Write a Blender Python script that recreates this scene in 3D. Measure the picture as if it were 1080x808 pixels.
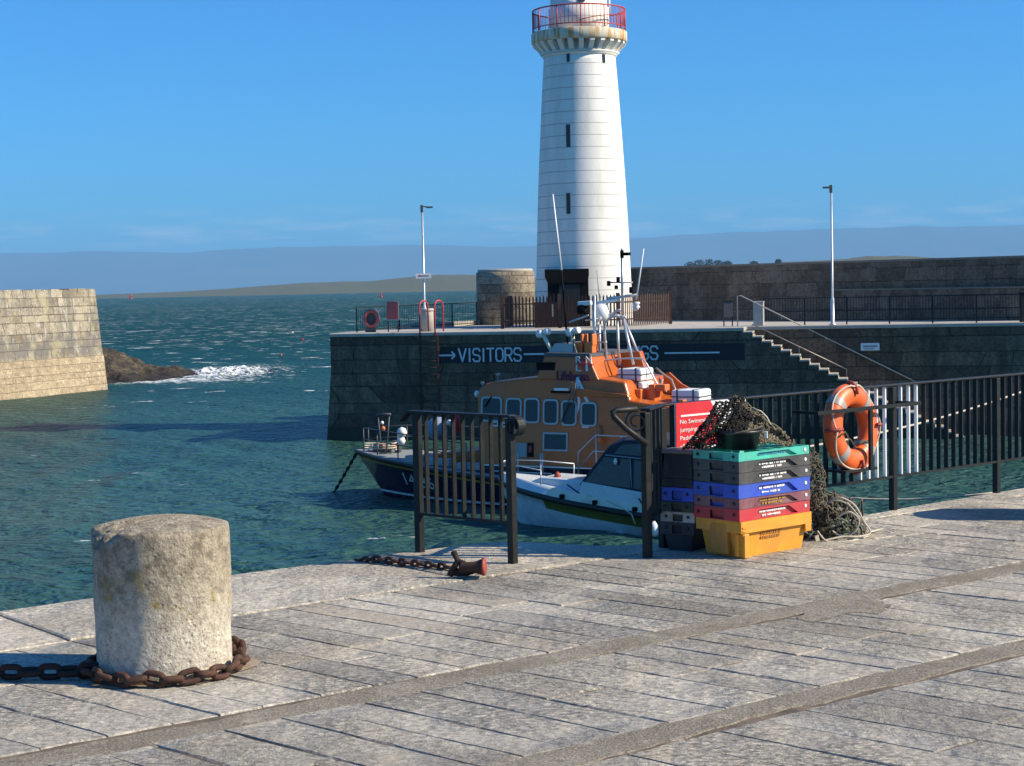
import bpy, math, random
import numpy as np
from mathutils import Vector, Matrix
from mathutils import noise as mnoise
R = math.radians
rnd = random.Random(11)
for o in list(bpy.data.objects):
    bpy.data.objects.remove(o)
SC = bpy.context.scene
COL = SC.collection

# ------------------------------------------------------------------ camera
FPX = 1800.0
PITCH = math.atan(102 / 1800)
ROLL = R(1.2)
EYE = Vector((0, 0, 2.0))
f_ = Vector((0, math.cos(PITCH), -math.sin(PITCH)))
u0 = Vector((0, math.sin(PITCH), math.cos(PITCH)))
r0 = Vector((1, 0, 0))
u_ = u0 * math.cos(ROLL) + r0 * math.sin(ROLL)
r_ = r0 * math.cos(ROLL) - u0 * math.sin(ROLL)
cam = bpy.data.cameras.new('camera')
cam.sensor_fit = 'HORIZONTAL'; cam.sensor_width = 36; cam.lens = 60
cam.clip_start = .1; cam.clip_end = 90000
camo = bpy.data.objects.new('camera', cam)
COL.objects.link(camo)
m3 = Matrix((r_, u_, -f_)).transposed()
camo.matrix_world = Matrix.Translation(EYE) @ m3.to_4x4()
SC.camera = camo

# ------------------------------------------------------------------ light
SUN_EL = R(34); SUN_DIR = Vector((math.cos(SUN_EL) * .985, -math.cos(SUN_EL) * .174, math.sin(SUN_EL)))
w = bpy.data.worlds.new('World'); SC.world = w; w.use_nodes = True
nt = w.node_tree
sky = nt.nodes.new('ShaderNodeTexSky'); sky.sky_type = 'NISHITA'; sky.sun_disc = False
sky.sun_elevation = SUN_EL; sky.sun_rotation = R(100)
sky.air_density = 1.0; sky.dust_density = .3; sky.ozone_density = 4.0; sky.altitude = 0
bg = nt.nodes['Background']; bg.inputs['Strength'].default_value = .086
tint = nt.nodes.new('ShaderNodeMixRGB'); tint.blend_type = 'MULTIPLY'; tint.inputs[0].default_value = 1
tint.inputs[2].default_value = (.235, .75, 1.25, 1)          # the deep clear blue of the day
nt.links.new(sky.outputs[0], tint.inputs[1])
# thin broken cloud lying low over the far hills
def wn(typ, ins, **kw):
    n_ = nt.nodes.new('ShaderNode' + typ)
    for k_, v_ in kw.items(): setattr(n_, k_, v_)
    for k_, v_ in ins.items():
        if isinstance(v_, bpy.types.NodeSocket): nt.links.new(v_, n_.inputs[k_])
        else: n_.inputs[k_].default_value = v_
    return n_
gd = wn('TexCoord', {}).outputs['Generated']
el = wn('SeparateXYZ', {0: gd}).outputs[2]
cn = wn('TexNoise', {'Vector': wn('Mapping', {'Vector': gd, 'Scale': (9, 9, 70)}).outputs[0], 'Scale': 2.2, 'Detail': 7.0, 'Roughness': .62}).outputs['Fac']
cr = wn('MapRange', {0: cn, 1: .47, 2: .72}).outputs[0]
b_lo = wn('MapRange', {0: el, 1: .022, 2: .030}).outputs[0]; b_hi = wn('MapRange', {0: el, 1: .034, 2: .050, 3: 1.0, 4: 0.0}).outputs[0]
ms = wn('Math', {0: wn('Math', {0: cr, 1: b_lo}, operation='MULTIPLY').outputs[0], 1: b_hi}, operation='MULTIPLY').outputs[0]
ms = wn('Math', {0: ms, 1: .95}, operation='MULTIPLY').outputs[0]
cm = wn('MixRGB', {0: ms, 1: tint.outputs[0], 2: (4.6, 6.0, 6.9, 1)})
nt.links.new(cm.outputs[0], bg.inputs[0])
sun = bpy.data.lights.new('sun', 'SUN'); sun.energy = 5.0; sun.angle = R(.5); sun.color = (1, .865, .66)
suno = bpy.data.objects.new('sun', sun); COL.objects.link(suno)
suno.rotation_euler = (-SUN_DIR).to_track_quat('-Z', 'Y').to_euler()
SC.view_settings.view_transform = 'Standard'; SC.view_settings.look = 'None'
SC.view_settings.exposure = .62; SC.view_settings.gamma = 1
SC.view_settings.use_curve_mapping = False
SC.cycles.max_bounces = 8
SC.cycles.volume_bounces = 0

SEA = -4.9

# ------------------------------------------------------------------ helpers
def ray(px, py):
    return r_ * ((px - 540) / FPX) + u_ * ((404 - py) / FPX) + f_
def G(px, py, z=0.0):
    d = ray(px, py); t = (z - EYE.z) / d.z
    return EYE + d * t
def D(px, py, y):
    d = ray(px, py)
    return EYE + d * (y / d.y)
def PL(px, py, o, n):
    d = ray(px, py); n = Vector((n[0], n[1], 0)); o = Vector((o[0], o[1], 0))
    t = (o - EYE).dot(n) / d.dot(n)
    return EYE + d * t

class MB:
    def __init__(s):
        s.v = []; s.f = []; s.mi = []; s.sm = []; s.k = 0
    def add(s, vs, fs, smooth=False):
        b = len(s.v); s.v += [tuple(v) for v in vs]
        for f in fs:
            s.f.append(tuple(b + i for i in f)); s.mi.append(s.k); s.sm.append(smooth)
        return s
    def box(s, c, d, rz=0, M=None):
        x, y, z = d[0] / 2, d[1] / 2, d[2] / 2
        vs = [Vector((sx * x, sy * y, sz * z)) for sz in (-1, 1) for sx, sy in ((-1, -1), (1, -1), (1, 1), (-1, 1))]
        if M is not None: vs = [M @ v for v in vs]
        elif rz:
            q = Matrix.Rotation(rz, 3, 'Z'); vs = [q @ v for v in vs]
        c = Vector(c)
        return s.add([v + c for v in vs], [(3, 2, 1, 0), (4, 5, 6, 7), (0, 1, 5, 4), (1, 2, 6, 5), (2, 3, 7, 6), (3, 0, 4, 7)])
    def bar(s, a, b, w, h, up=(0, 0, 1)):
        a = Vector(a); b = Vector(b); t = (b - a).normalized(); up = Vector(up)
        sd = t.cross(up)
        if sd.length < 1e-4: sd = t.cross(Vector((1, 0, 0)))
        sd.normalize(); u = sd.cross(t)
        vs = []
        for p in (a, b):
            for i, j in ((-1, -1), (1, -1), (1, 1), (-1, 1)):
                vs.append(p + sd * (i * w / 2) + u * (j * h / 2))
        return s.add(vs, [(0, 1, 2, 3), (7, 6, 5, 4), (0, 4, 5, 1), (1, 5, 6, 2), (2, 6, 7, 3), (3, 7, 4, 0)])
    def tube(s, pts, r, n=8, closed=False):
        pts = [Vector(p) for p in pts]; m = len(pts)
        rs = r if isinstance(r, (list, tuple)) else [r] * m
        tang = []
        for i in range(m):
            a = pts[(i - 1) % m] if (closed or i > 0) else pts[i]
            b = pts[(i + 1) % m] if (closed or i < m - 1) else pts[i]
            t = b - a
            tang.append(t.normalized() if t.length > 1e-9 else Vector((0, 0, 1)))
        t = tang[0]; nn = t.cross(Vector((0, 0, 1)))
        if nn.length < 1e-3: nn = t.cross(Vector((1, 0, 0)))
        nn.normalize()
        vs = []
        for i in range(m):
            t = tang[i]; nn = nn - t * nn.dot(t)
            if nn.length < 1e-6: nn = t.orthogonal()
            nn.normalize(); bb = t.cross(nn)
            for k in range(n):
                a = 2 * math.pi * k / n
                vs.append(pts[i] + (nn * math.cos(a) + bb * math.sin(a)) * rs[i])
        fs = []
        for i in range(m if closed else m - 1):
            j = (i + 1) % m
            for k in range(n):
                l = (k + 1) % n
                fs.append((i * n + k, i * n + l, j * n + l, j * n + k))
        if not closed:
            fs.append(tuple(range(n - 1, -1, -1))); fs.append(tuple((m - 1) * n + k for k in range(n)))
        return s.add(vs, fs, True)
    def lathe(s, prof, n=32, c=(0, 0, 0), ax=None, smooth=True, a0=0.0, cap=True):
        c = Vector(c); q = Matrix.Identity(3) if ax is None else Vector((0, 0, 1)).rotation_difference(Vector(ax)).to_matrix()
        vs = []
        for r, z in prof:
            for k in range(n):
                a = a0 + 2 * math.pi * k / n
                vs.append(c + q @ Vector((r * math.cos(a), r * math.sin(a), z)))
        fs = []
        for i in range(len(prof) - 1):
            for k in range(n):
                l = (k + 1) % n
                fs.append((i * n + k, i * n + l, (i + 1) * n + l, (i + 1) * n + k))
        s.add(vs, fs, smooth)
        if cap:
            b = len(s.v) - len(vs)
            for ring, rev in ((0, True), (len(prof) - 1, False)):
                if prof[ring][0] > 1e-4:
                    idx = [b + ring * n + k for k in range(n)]
                    s.f.append(tuple(idx[::-1] if rev else idx)); s.mi.append(s.k); s.sm.append(False)
        return s
    def prism(s, poly, o, a, b, n, d0, d1):
        """polygon (x,y) in frame o,a,b, extruded along n from d0 to d1"""
        o, a, b, n = Vector(o), Vector(a), Vector(b), Vector(n); k = len(poly)
        vs = [o + a * x + b * y + n * d for d in (d0, d1) for x, y in poly]
        fs = [tuple(range(k - 1, -1, -1)), tuple(range(k, 2 * k))]
        for i in range(k):
            j = (i + 1) % k; fs.append((i, j, k + j, k + i))
        return s.add(vs, fs)
    def build(s, name, mat, parent=None, world=False, bevel=0, loc=None):
        me = bpy.data.meshes.new(name)
        vs = s.v
        if world and parent is not None:
            p = parent
            inv = wmat(parent).inverted(); vs = [tuple(inv @ Vector(v)) for v in vs]
        me.from_pydata(vs, [], s.f); me.update()
        mats = mat if isinstance(mat, (list, tuple)) else [mat]
        for m in mats: me.materials.append(m)
        me.polygons.foreach_set('material_index', s.mi)
        me.polygons.foreach_set('use_smooth', s.sm)
        o = bpy.data.objects.new(name, me); COL.objects.link(o)
        if parent is not None: o.parent = parent
        if loc is not None: o.location = loc
        if bevel:
            md = o.modifiers.new('bevel', 'BEVEL'); md.width = bevel; md.segments = 2; md.limit_method = 'ANGLE'; md.angle_limit = R(40)
        return o

def wmat(o):
    M = Matrix.Translation(o.location) @ o.rotation_euler.to_matrix().to_4x4()
    return wmat(o.parent) @ M if o.parent else M
def tag(o, label=None, cat=None, group=None, kind=None):
    if label: o['label'] = label
    if cat: o['category'] = cat
    if group: o['group'] = group
    if kind: o['kind'] = kind
    return o
def thing(name, label, cat, loc=(0, 0, 0), rz=0, group=None):
    o = bpy.data.objects.new(name, None); COL.objects.link(o)
    o.empty_display_size = .2; o.location = loc; o.rotation_euler = (0, 0, rz)
    return tag(o, label, cat, group)
def dup(root, loc, rz=None, label=None, name=None):
    r = root.copy(); COL.objects.link(r); r.location = loc
    if rz is not None: r.rotation_euler = (0, 0, rz)
    if label: r['label'] = label
    for ch in list(root.children):
        c = ch.copy(); COL.objects.link(c); c.parent = r
        for g in list(ch.children):
            d = g.copy(); COL.objects.link(d); d.parent = c
    return r
_tc = {}
def text_geo(body, ext):
    key = (body, ext)
    if key in _tc: return _tc[key]
    cu = bpy.data.curves.new('txt', 'FONT'); cu.body = body; cu.size = 1; cu.extrude = ext; cu.resolution_u = 3
    ob = bpy.data.objects.new('txt', cu); COL.objects.link(ob)
    dg = bpy.context.evaluated_depsgraph_get()
    me = bpy.data.meshes.new_from_object(ob.evaluated_get(dg))
    v = [tuple(p.co) for p in me.vertices]; f = [tuple(p.vertices) for p in me.polygons]
    bpy.data.objects.remove(ob); bpy.data.curves.remove(cu); bpy.data.meshes.remove(me)
    xs = [p[0] for p in v]; ys = [p[1] for p in v]
    _tc[key] = (v, f, min(xs), max(xs), min(ys), max(ys)); return _tc[key]
def put_text(mb, body, o, a, b, n, width, height, thick=.004):
    """o = lower-left corner, a right, b up, n out"""
    v, f, x0, x1, y0, y1 = text_geo(body, .05)
    o, a, b, n = Vector(o), Vector(a), Vector(b), Vector(n)
    vs = [o + a * ((p[0] - x0) / (x1 - x0) * width) + b * ((p[1] - y0) / (y1 - y0) * height) + n * (p[2] / .05 * thick) for p in v]
    mb.add(vs, f)

# ------------------------------------------------------------------ materials
class NT:
    def __init__(s, name):
        s.m = bpy.data.materials.new(name); s.m.use_nodes = True
        s.t = s.m.node_tree; s.b = s.t.nodes['Principled BSDF']; s.out = s.t.nodes['Material Output']
    def n(s, typ, ins=None, **kw):
        nd = s.t.nodes.new('ShaderNode' + typ)
        for k, v in kw.items(): setattr(nd, k, v)
        for k, v in (ins or {}).items():
            if isinstance(v, bpy.types.NodeSocket): s.t.links.new(v, nd.inputs[k])
            else: nd.inputs[k].default_value = v
        return nd
    def l(s, a, b): s.t.links.new(a, b)
    def obj(s): return s.n('TexCoord').outputs['Object']
    def noise(s, vec, scale, detail=4, rough=.55, dist=0):
        return s.n('TexNoise', {'Vector': vec, 'Scale': scale, 'Detail': detail, 'Roughness': rough, 'Distortion': dist}).outputs['Fac']
    def ramp(s, fac, stops):
        r = s.n('ValToRGB', {'Fac': fac}); e = r.color_ramp.elements
        while len(e) < len(stops): e.new(.5)
        for i, (p, c) in enumerate(stops):
            e[i].position = p; e[i].color = (c[0], c[1], c[2], 1) if not isinstance(c, (int, float)) else (c, c, c, 1)
        return r.outputs['Color']
    def mix(s, fac, a, b, mode='MIX'):
        nd = s.n('MixRGB', blend_type=mode)
        for k, v in ((0, fac), (1, a), (2, b)):
            if isinstance(v, bpy.types.NodeSocket): s.l(v, nd.inputs[k])
            elif isinstance(v, (int, float)): nd.inputs[k].default_value = v
            else: nd.inputs[k].default_value = (v[0], v[1], v[2], 1)
        return nd.outputs[0]
    def math(s, op, a, b=0.0, c=None):
        nd = s.n('Math', operation=op)
        for i, v in enumerate((a, b) if c is None else (a, b, c)):
            if isinstance(v, bpy.types.NodeSocket): s.l(v, nd.inputs[i])
            else: nd.inputs[i].default_value = v
        return nd.outputs[0]
    def map(s, vec, scale=(1, 1, 1), loc=(0, 0, 0), rot=(0, 0, 0)):
        return s.n('Mapping', {'Vector': vec, 'Scale': scale, 'Location': loc, 'Rotation': rot}).outputs[0]
    def bump(s, h, strength=.3, dist=.01, normal=None):
        ins = {'Height': h, 'Strength': strength, 'Distance': dist}
        if normal is not None: ins['Normal'] = normal
        return s.n('Bump', ins).outputs[0]
    def fin(s, col=None, rough=None, normal=None, metal=None, spec=None):
        for k, v in (('Base Color', col), ('Roughness', rough), ('Normal', normal), ('Metallic', metal), ('Specular IOR Level', spec)):
            if v is None: continue
            if isinstance(v, bpy.types.NodeSocket): s.l(v, s.b.inputs[k])
            elif isinstance(v, (tuple, list)): s.b.inputs[k].default_value = (v[0], v[1], v[2], 1)
            else: s.b.inputs[k].default_value = v
        return s.m

def plain(name, col, rough=.5, metal=0.0, var=.2, scale=8, bump=.15, bdist=.004, dirt=None, dirt_amt=.5, spec=None):
    """worn painted or moulded surface: two scales of tone, optional dirt or rust patches"""
    t = NT(name); v = t.obj()
    n1 = t.noise(v, scale, 5, .6); n2 = t.noise(v, scale * 7, 3)
    f = t.math('MULTIPLY_ADD', n2, .35, t.math('MULTIPLY', n1, .65))
    lo = tuple(c * (1 - var) for c in col); hi = tuple(min(1, c * (1 + var)) for c in col)
    c = t.ramp(f, [(.3, lo), (.7, hi)])
    if dirt is not None:
        n3 = t.noise(v, scale * .6, 8, .7)
        fac = t.ramp(n3, [(.62 - dirt_amt * .25, 0.0), (.75 - dirt_amt * .2, 1.0)])
        c = t.mix(fac, c, dirt)
    r = t.ramp(n1, [(.2, max(.05, rough - .1)), (.8, min(1, rough + .12))])
    return t.fin(c, r, t.bump(n2, bump, bdist), metal, spec)

def wall_mat(name, c1, c2, mortar, bw, bh, msize=.02, stain=(.05, .05, .04), stain_amt=.4, cyl=0.0, lichen=None, bump=.6, base_band=None, band=None):
    """coursed masonry in object space: x runs along the wall and z up"""
    t = NT(name); v = t.obj()
    sp = t.n('SeparateXYZ', {0: v})
    if cyl:
        ux = t.math('MULTIPLY', t.math('ARCTAN2', sp.outputs[1], sp.outputs[0]), cyl)
    else:
        ux = t.math('ADD', sp.outputs[0], t.math('MULTIPLY', sp.outputs[1], 1.0))
    wob = t.noise(v, .9, 2)
    rowv = t.n('TexNoise', {'W': t.math('MULTIPLY', sp.outputs[2], 1.1), 'Scale': 1.0, 'Detail': 1.0}, noise_dimensions='1D').outputs['Fac']
    uz = t.math('ADD', t.math('ADD', sp.outputs[2], t.math('MULTIPLY', t.math('SUBTRACT', rowv, .5), bh * .9)), t.math('MULTIPLY', t.math('SUBTRACT', wob, .5), .07))
    ux = t.math('ADD', ux, t.math('MULTIPLY', t.math('SUBTRACT', t.noise(t.map(v, (1, 1, .8)), .45, 1), .5), bw * 1.1))
    cv = t.n('CombineXYZ', {0: ux, 1: uz, 2: 0.0}).outputs[0]
    br = t.n('TexBrick', {'Vector': cv, 'Color1': (*c1, 1), 'Color2': (*c2, 1), 'Mortar': (*mortar, 1), 'Scale': 1.0, 'Mortar Size': msize,
                          'Mortar Smooth': .3, 'Bias': 0.0, 'Brick Width': bw, 'Row Height': bh}, offset=.42, squash=.8, squash_frequency=3)
    n1 = t.noise(v, .7, 8, .65); n2 = t.noise(v, 9, 5, .6)
    c = t.mix(.7, br.outputs['Color'], t.ramp(n2, [(.3, .2), (.7, .82)]), 'OVERLAY')
    c = t.mix(.6, c, t.ramp(t.noise(v, 2.2, 6, .7), [(.32, .22), (.68, .80)]), 'OVERLAY')
    if band is not None:
        z0_, z1_, bcol = band
        ez = t.math('ADD', sp.outputs[2], t.math('MULTIPLY', t.math('SUBTRACT', t.noise(t.map(v, (1, 1, .4)), .8, 5, .7), .5), 3.2))
        fz = t.ramp(t.math('ABSOLUTE', t.math('SUBTRACT', ez, (z0_ + z1_) / 2)), [((z1_ - z0_) * .3, .75), ((z1_ - z0_) * .75, 0.0)])
        c = t.mix(fz, c, bcol)
        wv = t.noise(t.map(v, (1.2, 1.2, .9)), .9, 7, .75)
        c = t.mix(t.ramp(wv, [(.57, 0.0), (.63, .7)]), c, (.52, .50, .46))
    st = t.map(v, (1.4, 1.4, .22))
    n3 = t.noise(st, 1.1, 6, .65)
    c = t.mix(t.math('MULTIPLY', t.ramp(n3, [(.45, 0.0), (.68, 1.0)]), stain_amt), c, stain)
    if lichen is not None:
        c = t.mix(t.ramp(n1, [(.52, 0.0), (.64, .75)]), c, lichen)
    if base_band is not None:
        zc, colr = base_band
        edge = t.math('ADD', sp.outputs[2], t.math('MULTIPLY', n1, .8))
        c = t.mix(t.ramp(t.n('MapRange', {0: edge, 1: zc - .4, 2: zc + .4}).outputs[0], [(.3, .85), (.7, 0.0)]), c, colr)
    h = t.math('SUBTRACT', t.math('MULTIPLY', n2, .35), br.outputs['Fac'])
    return t.fin(c, .9, t.bump(h, bump, .04))

M = {}
M['black_iron'] = plain('black_iron_paint', (.0125, .0148, .0145), .5, 0, .35, 10, .3, .002, dirt=(.03, .024, .019), dirt_amt=.02, spec=.3)
M['white_iron'] = plain('white_picket_iron', (.8, .8, .78), .4, 0, .06, 6)
M['rust'] = plain('rusty_chain', (.075, .036, .024), .8, .25, .5, 25, .8, .004, dirt=(.13, .055, .028), dirt_amt=.35)
M['dark_rust'] = plain('dark_rusty_chain', (.035, .02, .016), .75, .3, .5, 25, .8, .004)
M['red_rust'] = plain('faded_red_paint', (.33, .055, .04), .6, 0, .3, 20, .5, .003, dirt=(.08, .03, .02), dirt_amt=.35)
M['rusty_fence'] = plain('rusty_palisade', (.062, .034, .026), .8, .1, .5, 3, .4, .003, dirt=(.035, .02, .016), dirt_amt=.5)
M['galv'] = plain('galvanised_steel', (.55, .57, .58), .42, .6, .15, 4)
M['pale_rail'] = plain('pale_steel_rail', (.40, .38, .34), .5, .3, .2, 4, dirt=(.2, .12, .07), dirt_amt=.2)
M['red_paint'] = plain('red_rail_paint', (.5, .04, .035), .5, 0, .2, 5)
M['red_sign'] = plain('red_sign_face', (.62, .02, .03), .45, 0, .08, 5)
M['faded_red'] = plain('faded_red_board', (.42, .09, .085), .6, 0, .1, 5)
M['white'] = plain('white_paint', (.8, .8, .78), .45, 0, .06, 3, dirt=(.55, .53, .48), dirt_amt=.2)
M['white_lettering'] = plain('white_lettering', (.66, .68, .68), .6, 0, .12, 14)
M['white_print'] = plain('white_print', (.75, .75, .73), .6, 0, .1, 30)
M['navy'] = plain('navy_hull_gloss', (.006, .011, .033), .16, 0, .25, 1.2, .05)
M['navy_dark'] = plain('black_belting', (.008, .009, .011), .5, 0, .3, 3)
M['yellow_stripe'] = plain('yellow_stripe', (.42, .26, .035), .4, 0, .15, 4)
M['orange'] = plain('orange_superstructure', (.50, .118, .014), .32, 0, .12, .8, .05, dirt=(.36, .09, .016), dirt_amt=.3)
M['orange_bright'] = plain('orange_fittings', (.66, .17, .04), .45, 0, .12, 3)
M['boat_glass'] = plain('dark_tinted_glass', (.018, .032, .048), .08, 0, .3, 2, .02, spec=.3)
M['win_frame'] = plain('grey_window_frame', (.36, .39, .41), .35, .3, .1, 5)
M['deck_grey'] = plain('grey_nonslip_deck', (.22, .24, .25), .8, 0, .15, 6)
M['black_plastic'] = plain('black_plastic', (.014, .015, .016), .42, 0, .3, 9, .2, .003, dirt=(.06, .058, .052), dirt_amt=.12)
M['black'] = plain('matt_black', (.006, .006, .007), .9, 0, .3, 5, spec=.15)
M['grey_dark'] = plain('dark_grey_fitting', (.07, .075, .08), .55, 0, .2, 5)
M['grey'] = plain('grey_fitting', (.3, .31, .32), .5, 0, .15, 5)
M['purple_print'] = plain('purple_print', (.12, .012, .075), .5, 0, .1, 9)
M['hull_white'] = plain('pale_gelcoat', (.62, .68, .7), .25, 0, .05, 2, .04, dirt=(.48, .52, .52), dirt_amt=.25)
M['cream'] = plain('cream_gunwale', (.72, .68, .5), .45, 0, .1, 3, dirt=(.45, .4, .25), dirt_amt=.25)
M['olive'] = plain('olive_hull_band', (.13, .14, .03), .4, 0, .15, 3)
M['canvas'] = plain('dark_canvas_hood', (.022, .028, .042), .85, 0, .2, 3, .4, .006)
M['vinyl'] = plain('clear_vinyl_window', (.022, .030, .030), .12, 0, .5, 2.2, .25, .02, dirt=(.1, .11, .1), dirt_amt=.3)
M['buoy_orange'] = plain('orange_lifebuoy', (.78, .135, .028), .42, 0, .1, 6, .12, .003, dirt=(.5, .1, .03), dirt_amt=.18)
M['tape'] = plain('grey_reflective_tape', (.36, .31, .28), .35, 0, .1, 10)
M['rope'] = plain('pale_rope', (.55, .5, .4), .85, 0, .2, 40, .6, .003)
M['rope_green'] = plain('faded_green_rope', (.17, .195, .14), .9, 0, .4, 40, .6, .003)
M['rope_dark'] = plain('dark_twine', (.105, .095, .066), .95, 0, .5, 30, .5, .003)
M['rope_tan'] = plain('tan_twine', (.17, .145, .095), .95, 0, .4, 30, .5, .003)
M['net_black'] = plain('black_netting', (.012, .011, .010), .95, 0, .4, 30)
M['concrete_post'] = plain('pale_concrete', (.42, .4, .36), .9, 0, .2, 4, .4, .01)
M['foliage'] = plain('far_tree_foliage', (.03, .045, .022), .95, 0, .4, .3)
M['bark'] = plain('far_tree_bark', (.06, .05, .04), .95, 0, .3, 1)
def crate_mat(name, c, dirt): return plain(name, c, .5, 0, .2, 7, .3, .003, dirt=dirt, dirt_amt=.75)
CR = {
 'yellow': crate_mat('yellow_crate_plastic', (.76, .34, .03), (.66, .29, .04)),
 'red': crate_mat('red_crate_plastic', (.55, .03, .045), (.4, .06, .06)),
 'maroon': crate_mat('maroon_crate_plastic', (.17, .055, .075), (.24, .12, .13)),
 'blue': crate_mat('blue_crate_plastic', (.03, .085, .55), (.05, .1, .42)),
 'black': crate_mat('charcoal_crate_plastic', (.045, .046, .046), (.09, .09, .085)),
 'green': crate_mat('turquoise_crate_plastic', (.06, .5, .38), (.09, .4, .32)),
 'white': crate_mat('dirty_white_crate_plastic', (.5, .49, .45), (.28, .26, .22)),
 'navy': crate_mat('navy_crate_plastic', (.012, .018, .032), (.03, .035, .04)),
 'dgreen': crate_mat('dark_green_crate_plastic', (.02, .04, .034), (.05, .06, .05)),
}

# ================================================================== SETTING
# ---- sea: one sheet, fine near the harbour and coarse at the horizon
def wave_field(X, Y, step, rr):
    rng = np.random.default_rng(5)
    Z = np.zeros_like(X)
    amp_out = np.clip((rr - 70) / 70, 0, 1)
    for i in range(54):
        lam = 10 ** rng.uniform(math.log10(.8), math.log10(4.5))
        th = R(205) + rng.normal(0, .42)
        a = .0095 * lam ** .62
        k = 2 * math.pi / lam; ph = rng.uniform(0, 6.283)
        fade = np.clip((lam / step - 2.5) / 3, 0, 1)
        loc = (.5 + .95 * amp_out) if lam > 4 else (.6 + .55 * amp_out)
        p = k * (X * math.cos(th) + Y * math.sin(th)) + ph + .6 * np.sin(.13 * X + i) + .5 * np.sin(.11 * Y + 2 * i)
        s = .5 * (1 + np.sin(p))
        Z += a * loc * fade * (2 * s ** 1.5 - .85)
    wz = np.exp(-((X + 24.5) / 4.5) ** 2 - ((Y - 146) / 7) ** 2) * (rr < 400)
    Z += wz * (.30 + .35 * np.sin(2.1 * X + 1.3 * np.sin(.9 * Y)) * np.sin(1.2 * Y + X) + .2 * np.sin(4.3 * X - 2.1 * Y))
    return Z
def make_sea():
    na = 440; ang = np.linspace(R(-34), R(34), na)
    rat = 1.0088; nr = int(math.log(70000 / 9.0) / math.log(rat)) + 1
    rad = 9.0 * rat ** np.arange(nr)
    A, Q = np.meshgrid(ang, rad)
    X = Q * np.sin(A); Y = Q * np.cos(A)
    step = np.maximum(Q * (rat - 1), Q * (ang[1] - ang[0]))
    Z = SEA + wave_field(X, Y, step, Q)
    co = np.stack([X, Y, Z], -1).reshape(-1, 3)
    i = (np.arange(nr - 1)[:, None] * na + np.arange(na - 1)[None]).reshape(-1)
    f = np.stack([i, i + 1, i + na + 1, i + na], -1)
    me = bpy.data.meshes.new('sea')
    me.vertices.add(len(co)); me.vertices.foreach_set('co', co.ravel())
    me.loops.add(f.size); me.loops.foreach_set('vertex_index', f.ravel())
    me.polygons.add(len(f)); me.polygons.foreach_set('loop_start', np.arange(len(f)) * 4)
    me.polygons.foreach_set('use_smooth', np.ones(len(f), bool))
    me.update(calc_edges=True)
    o = bpy.data.objects.new('sea', me); COL.objects.link(o)
    t = NT('sea_water'); v = t.obj()
    sp = t.n('SeparateXYZ', {0: v})
    dist = t.n('VectorMath', {0: v}, operation='LENGTH').outputs['Value']
    big = t.noise(t.map(v, (.6, 1.6, 1), rot=(0, 0, .25)), .045, 5, .6)
    near = t.ramp(big, [(.36, (.024, .078, .068)), (.62, (.040, .102, .084))])
    far = t.ramp(big, [(.35, (.005, .044, .038)), (.65, (.011, .070, .056))])
    c = t.mix(t.n('MapRange', {0: dist, 1: 60.0, 2: 160.0}).outputs[0], near, far)
    # whitecaps beyond the harbour mouth, thin flecks inside it
    cv = t.map(v, (.55, 1.0, 0), rot=(0, 0, .15))
    m1 = t.noise(cv, .42, 8, .68); m2 = t.noise(v, .035, 2)
    thr = t.math('MULTIPLY_ADD', m2, -.12, .664)
    out = t.n('MapRange', {0: dist, 1: 100.0, 2: 190.0, 3: .045, 4: -.012}).outputs[0]
    caps = t.ramp(t.math('SUBTRACT', m1, t.math('ADD', thr, out)), [(.0, 0.0), (.035, 1.0)])
    # surf breaking round the rock
    d2 = t.n('VectorMath', {0: t.map(v, (.52, .19, 0), loc=(24.6 * .52, -146 * .19, 0))}, operation='LENGTH').outputs['Value']
    sn = t.noise(t.map(v, (.9, 1.2, 0)), 1.1, 9, .78)
    surf = t.ramp(t.math('SUBTRACT', t.math('MULTIPLY_ADD', d2, -.062, .63), sn), [(.0, 0.0), (.07, 1.0)])
    d3 = t.n('VectorMath', {0: t.map(v, (.16, .35, 0), loc=(28.0 * .16, -135 * .35, 0))}, operation='LENGTH').outputs['Value']
    surf2 = t.ramp(t.math('SUBTRACT', t.math('MULTIPLY_ADD', d3, -.10, .60), sn), [(.0, 0.0), (.05, .8)])
    foam = t.math('MAXIMUM', t.math('MAXIMUM', caps, surf), surf2)
    c = t.mix(foam, c, (.82, .86, .87))
    b1 = t.noise(t.map(v, (1, 1.5, 1), rot=(0, 0, .3)), 2.0, 2.5, .55, .5)
    b2 = t.noise(t.map(v, (1, 1.9, 1), rot=(0, 0, -.2)), .75, 2.5, .55, .4)
    bd = t.n('MapRange', {0: dist, 1: 120.0, 2: 1500.0, 3: 1.0, 4: .6}).outputs[0]
    h = t.math('MULTIPLY_ADD', b2, 1.9, b1)
    bn = t.n('Bump', {'Height': h, 'Distance': .40, 'Strength': bd}).outputs[0]
    t.fin(c, t.math('MULTIPLY_ADD', foam, .5, t.n('MapRange', {0: dist, 1: 70.0, 2: 260.0, 3: .32, 4: .5}).outputs[0]), bn, None, .4)
    t.b.inputs['IOR'].default_value = 1.2
    me.materials.append(t.m)
    tag(o, kind='structure')
make_sea()

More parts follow.
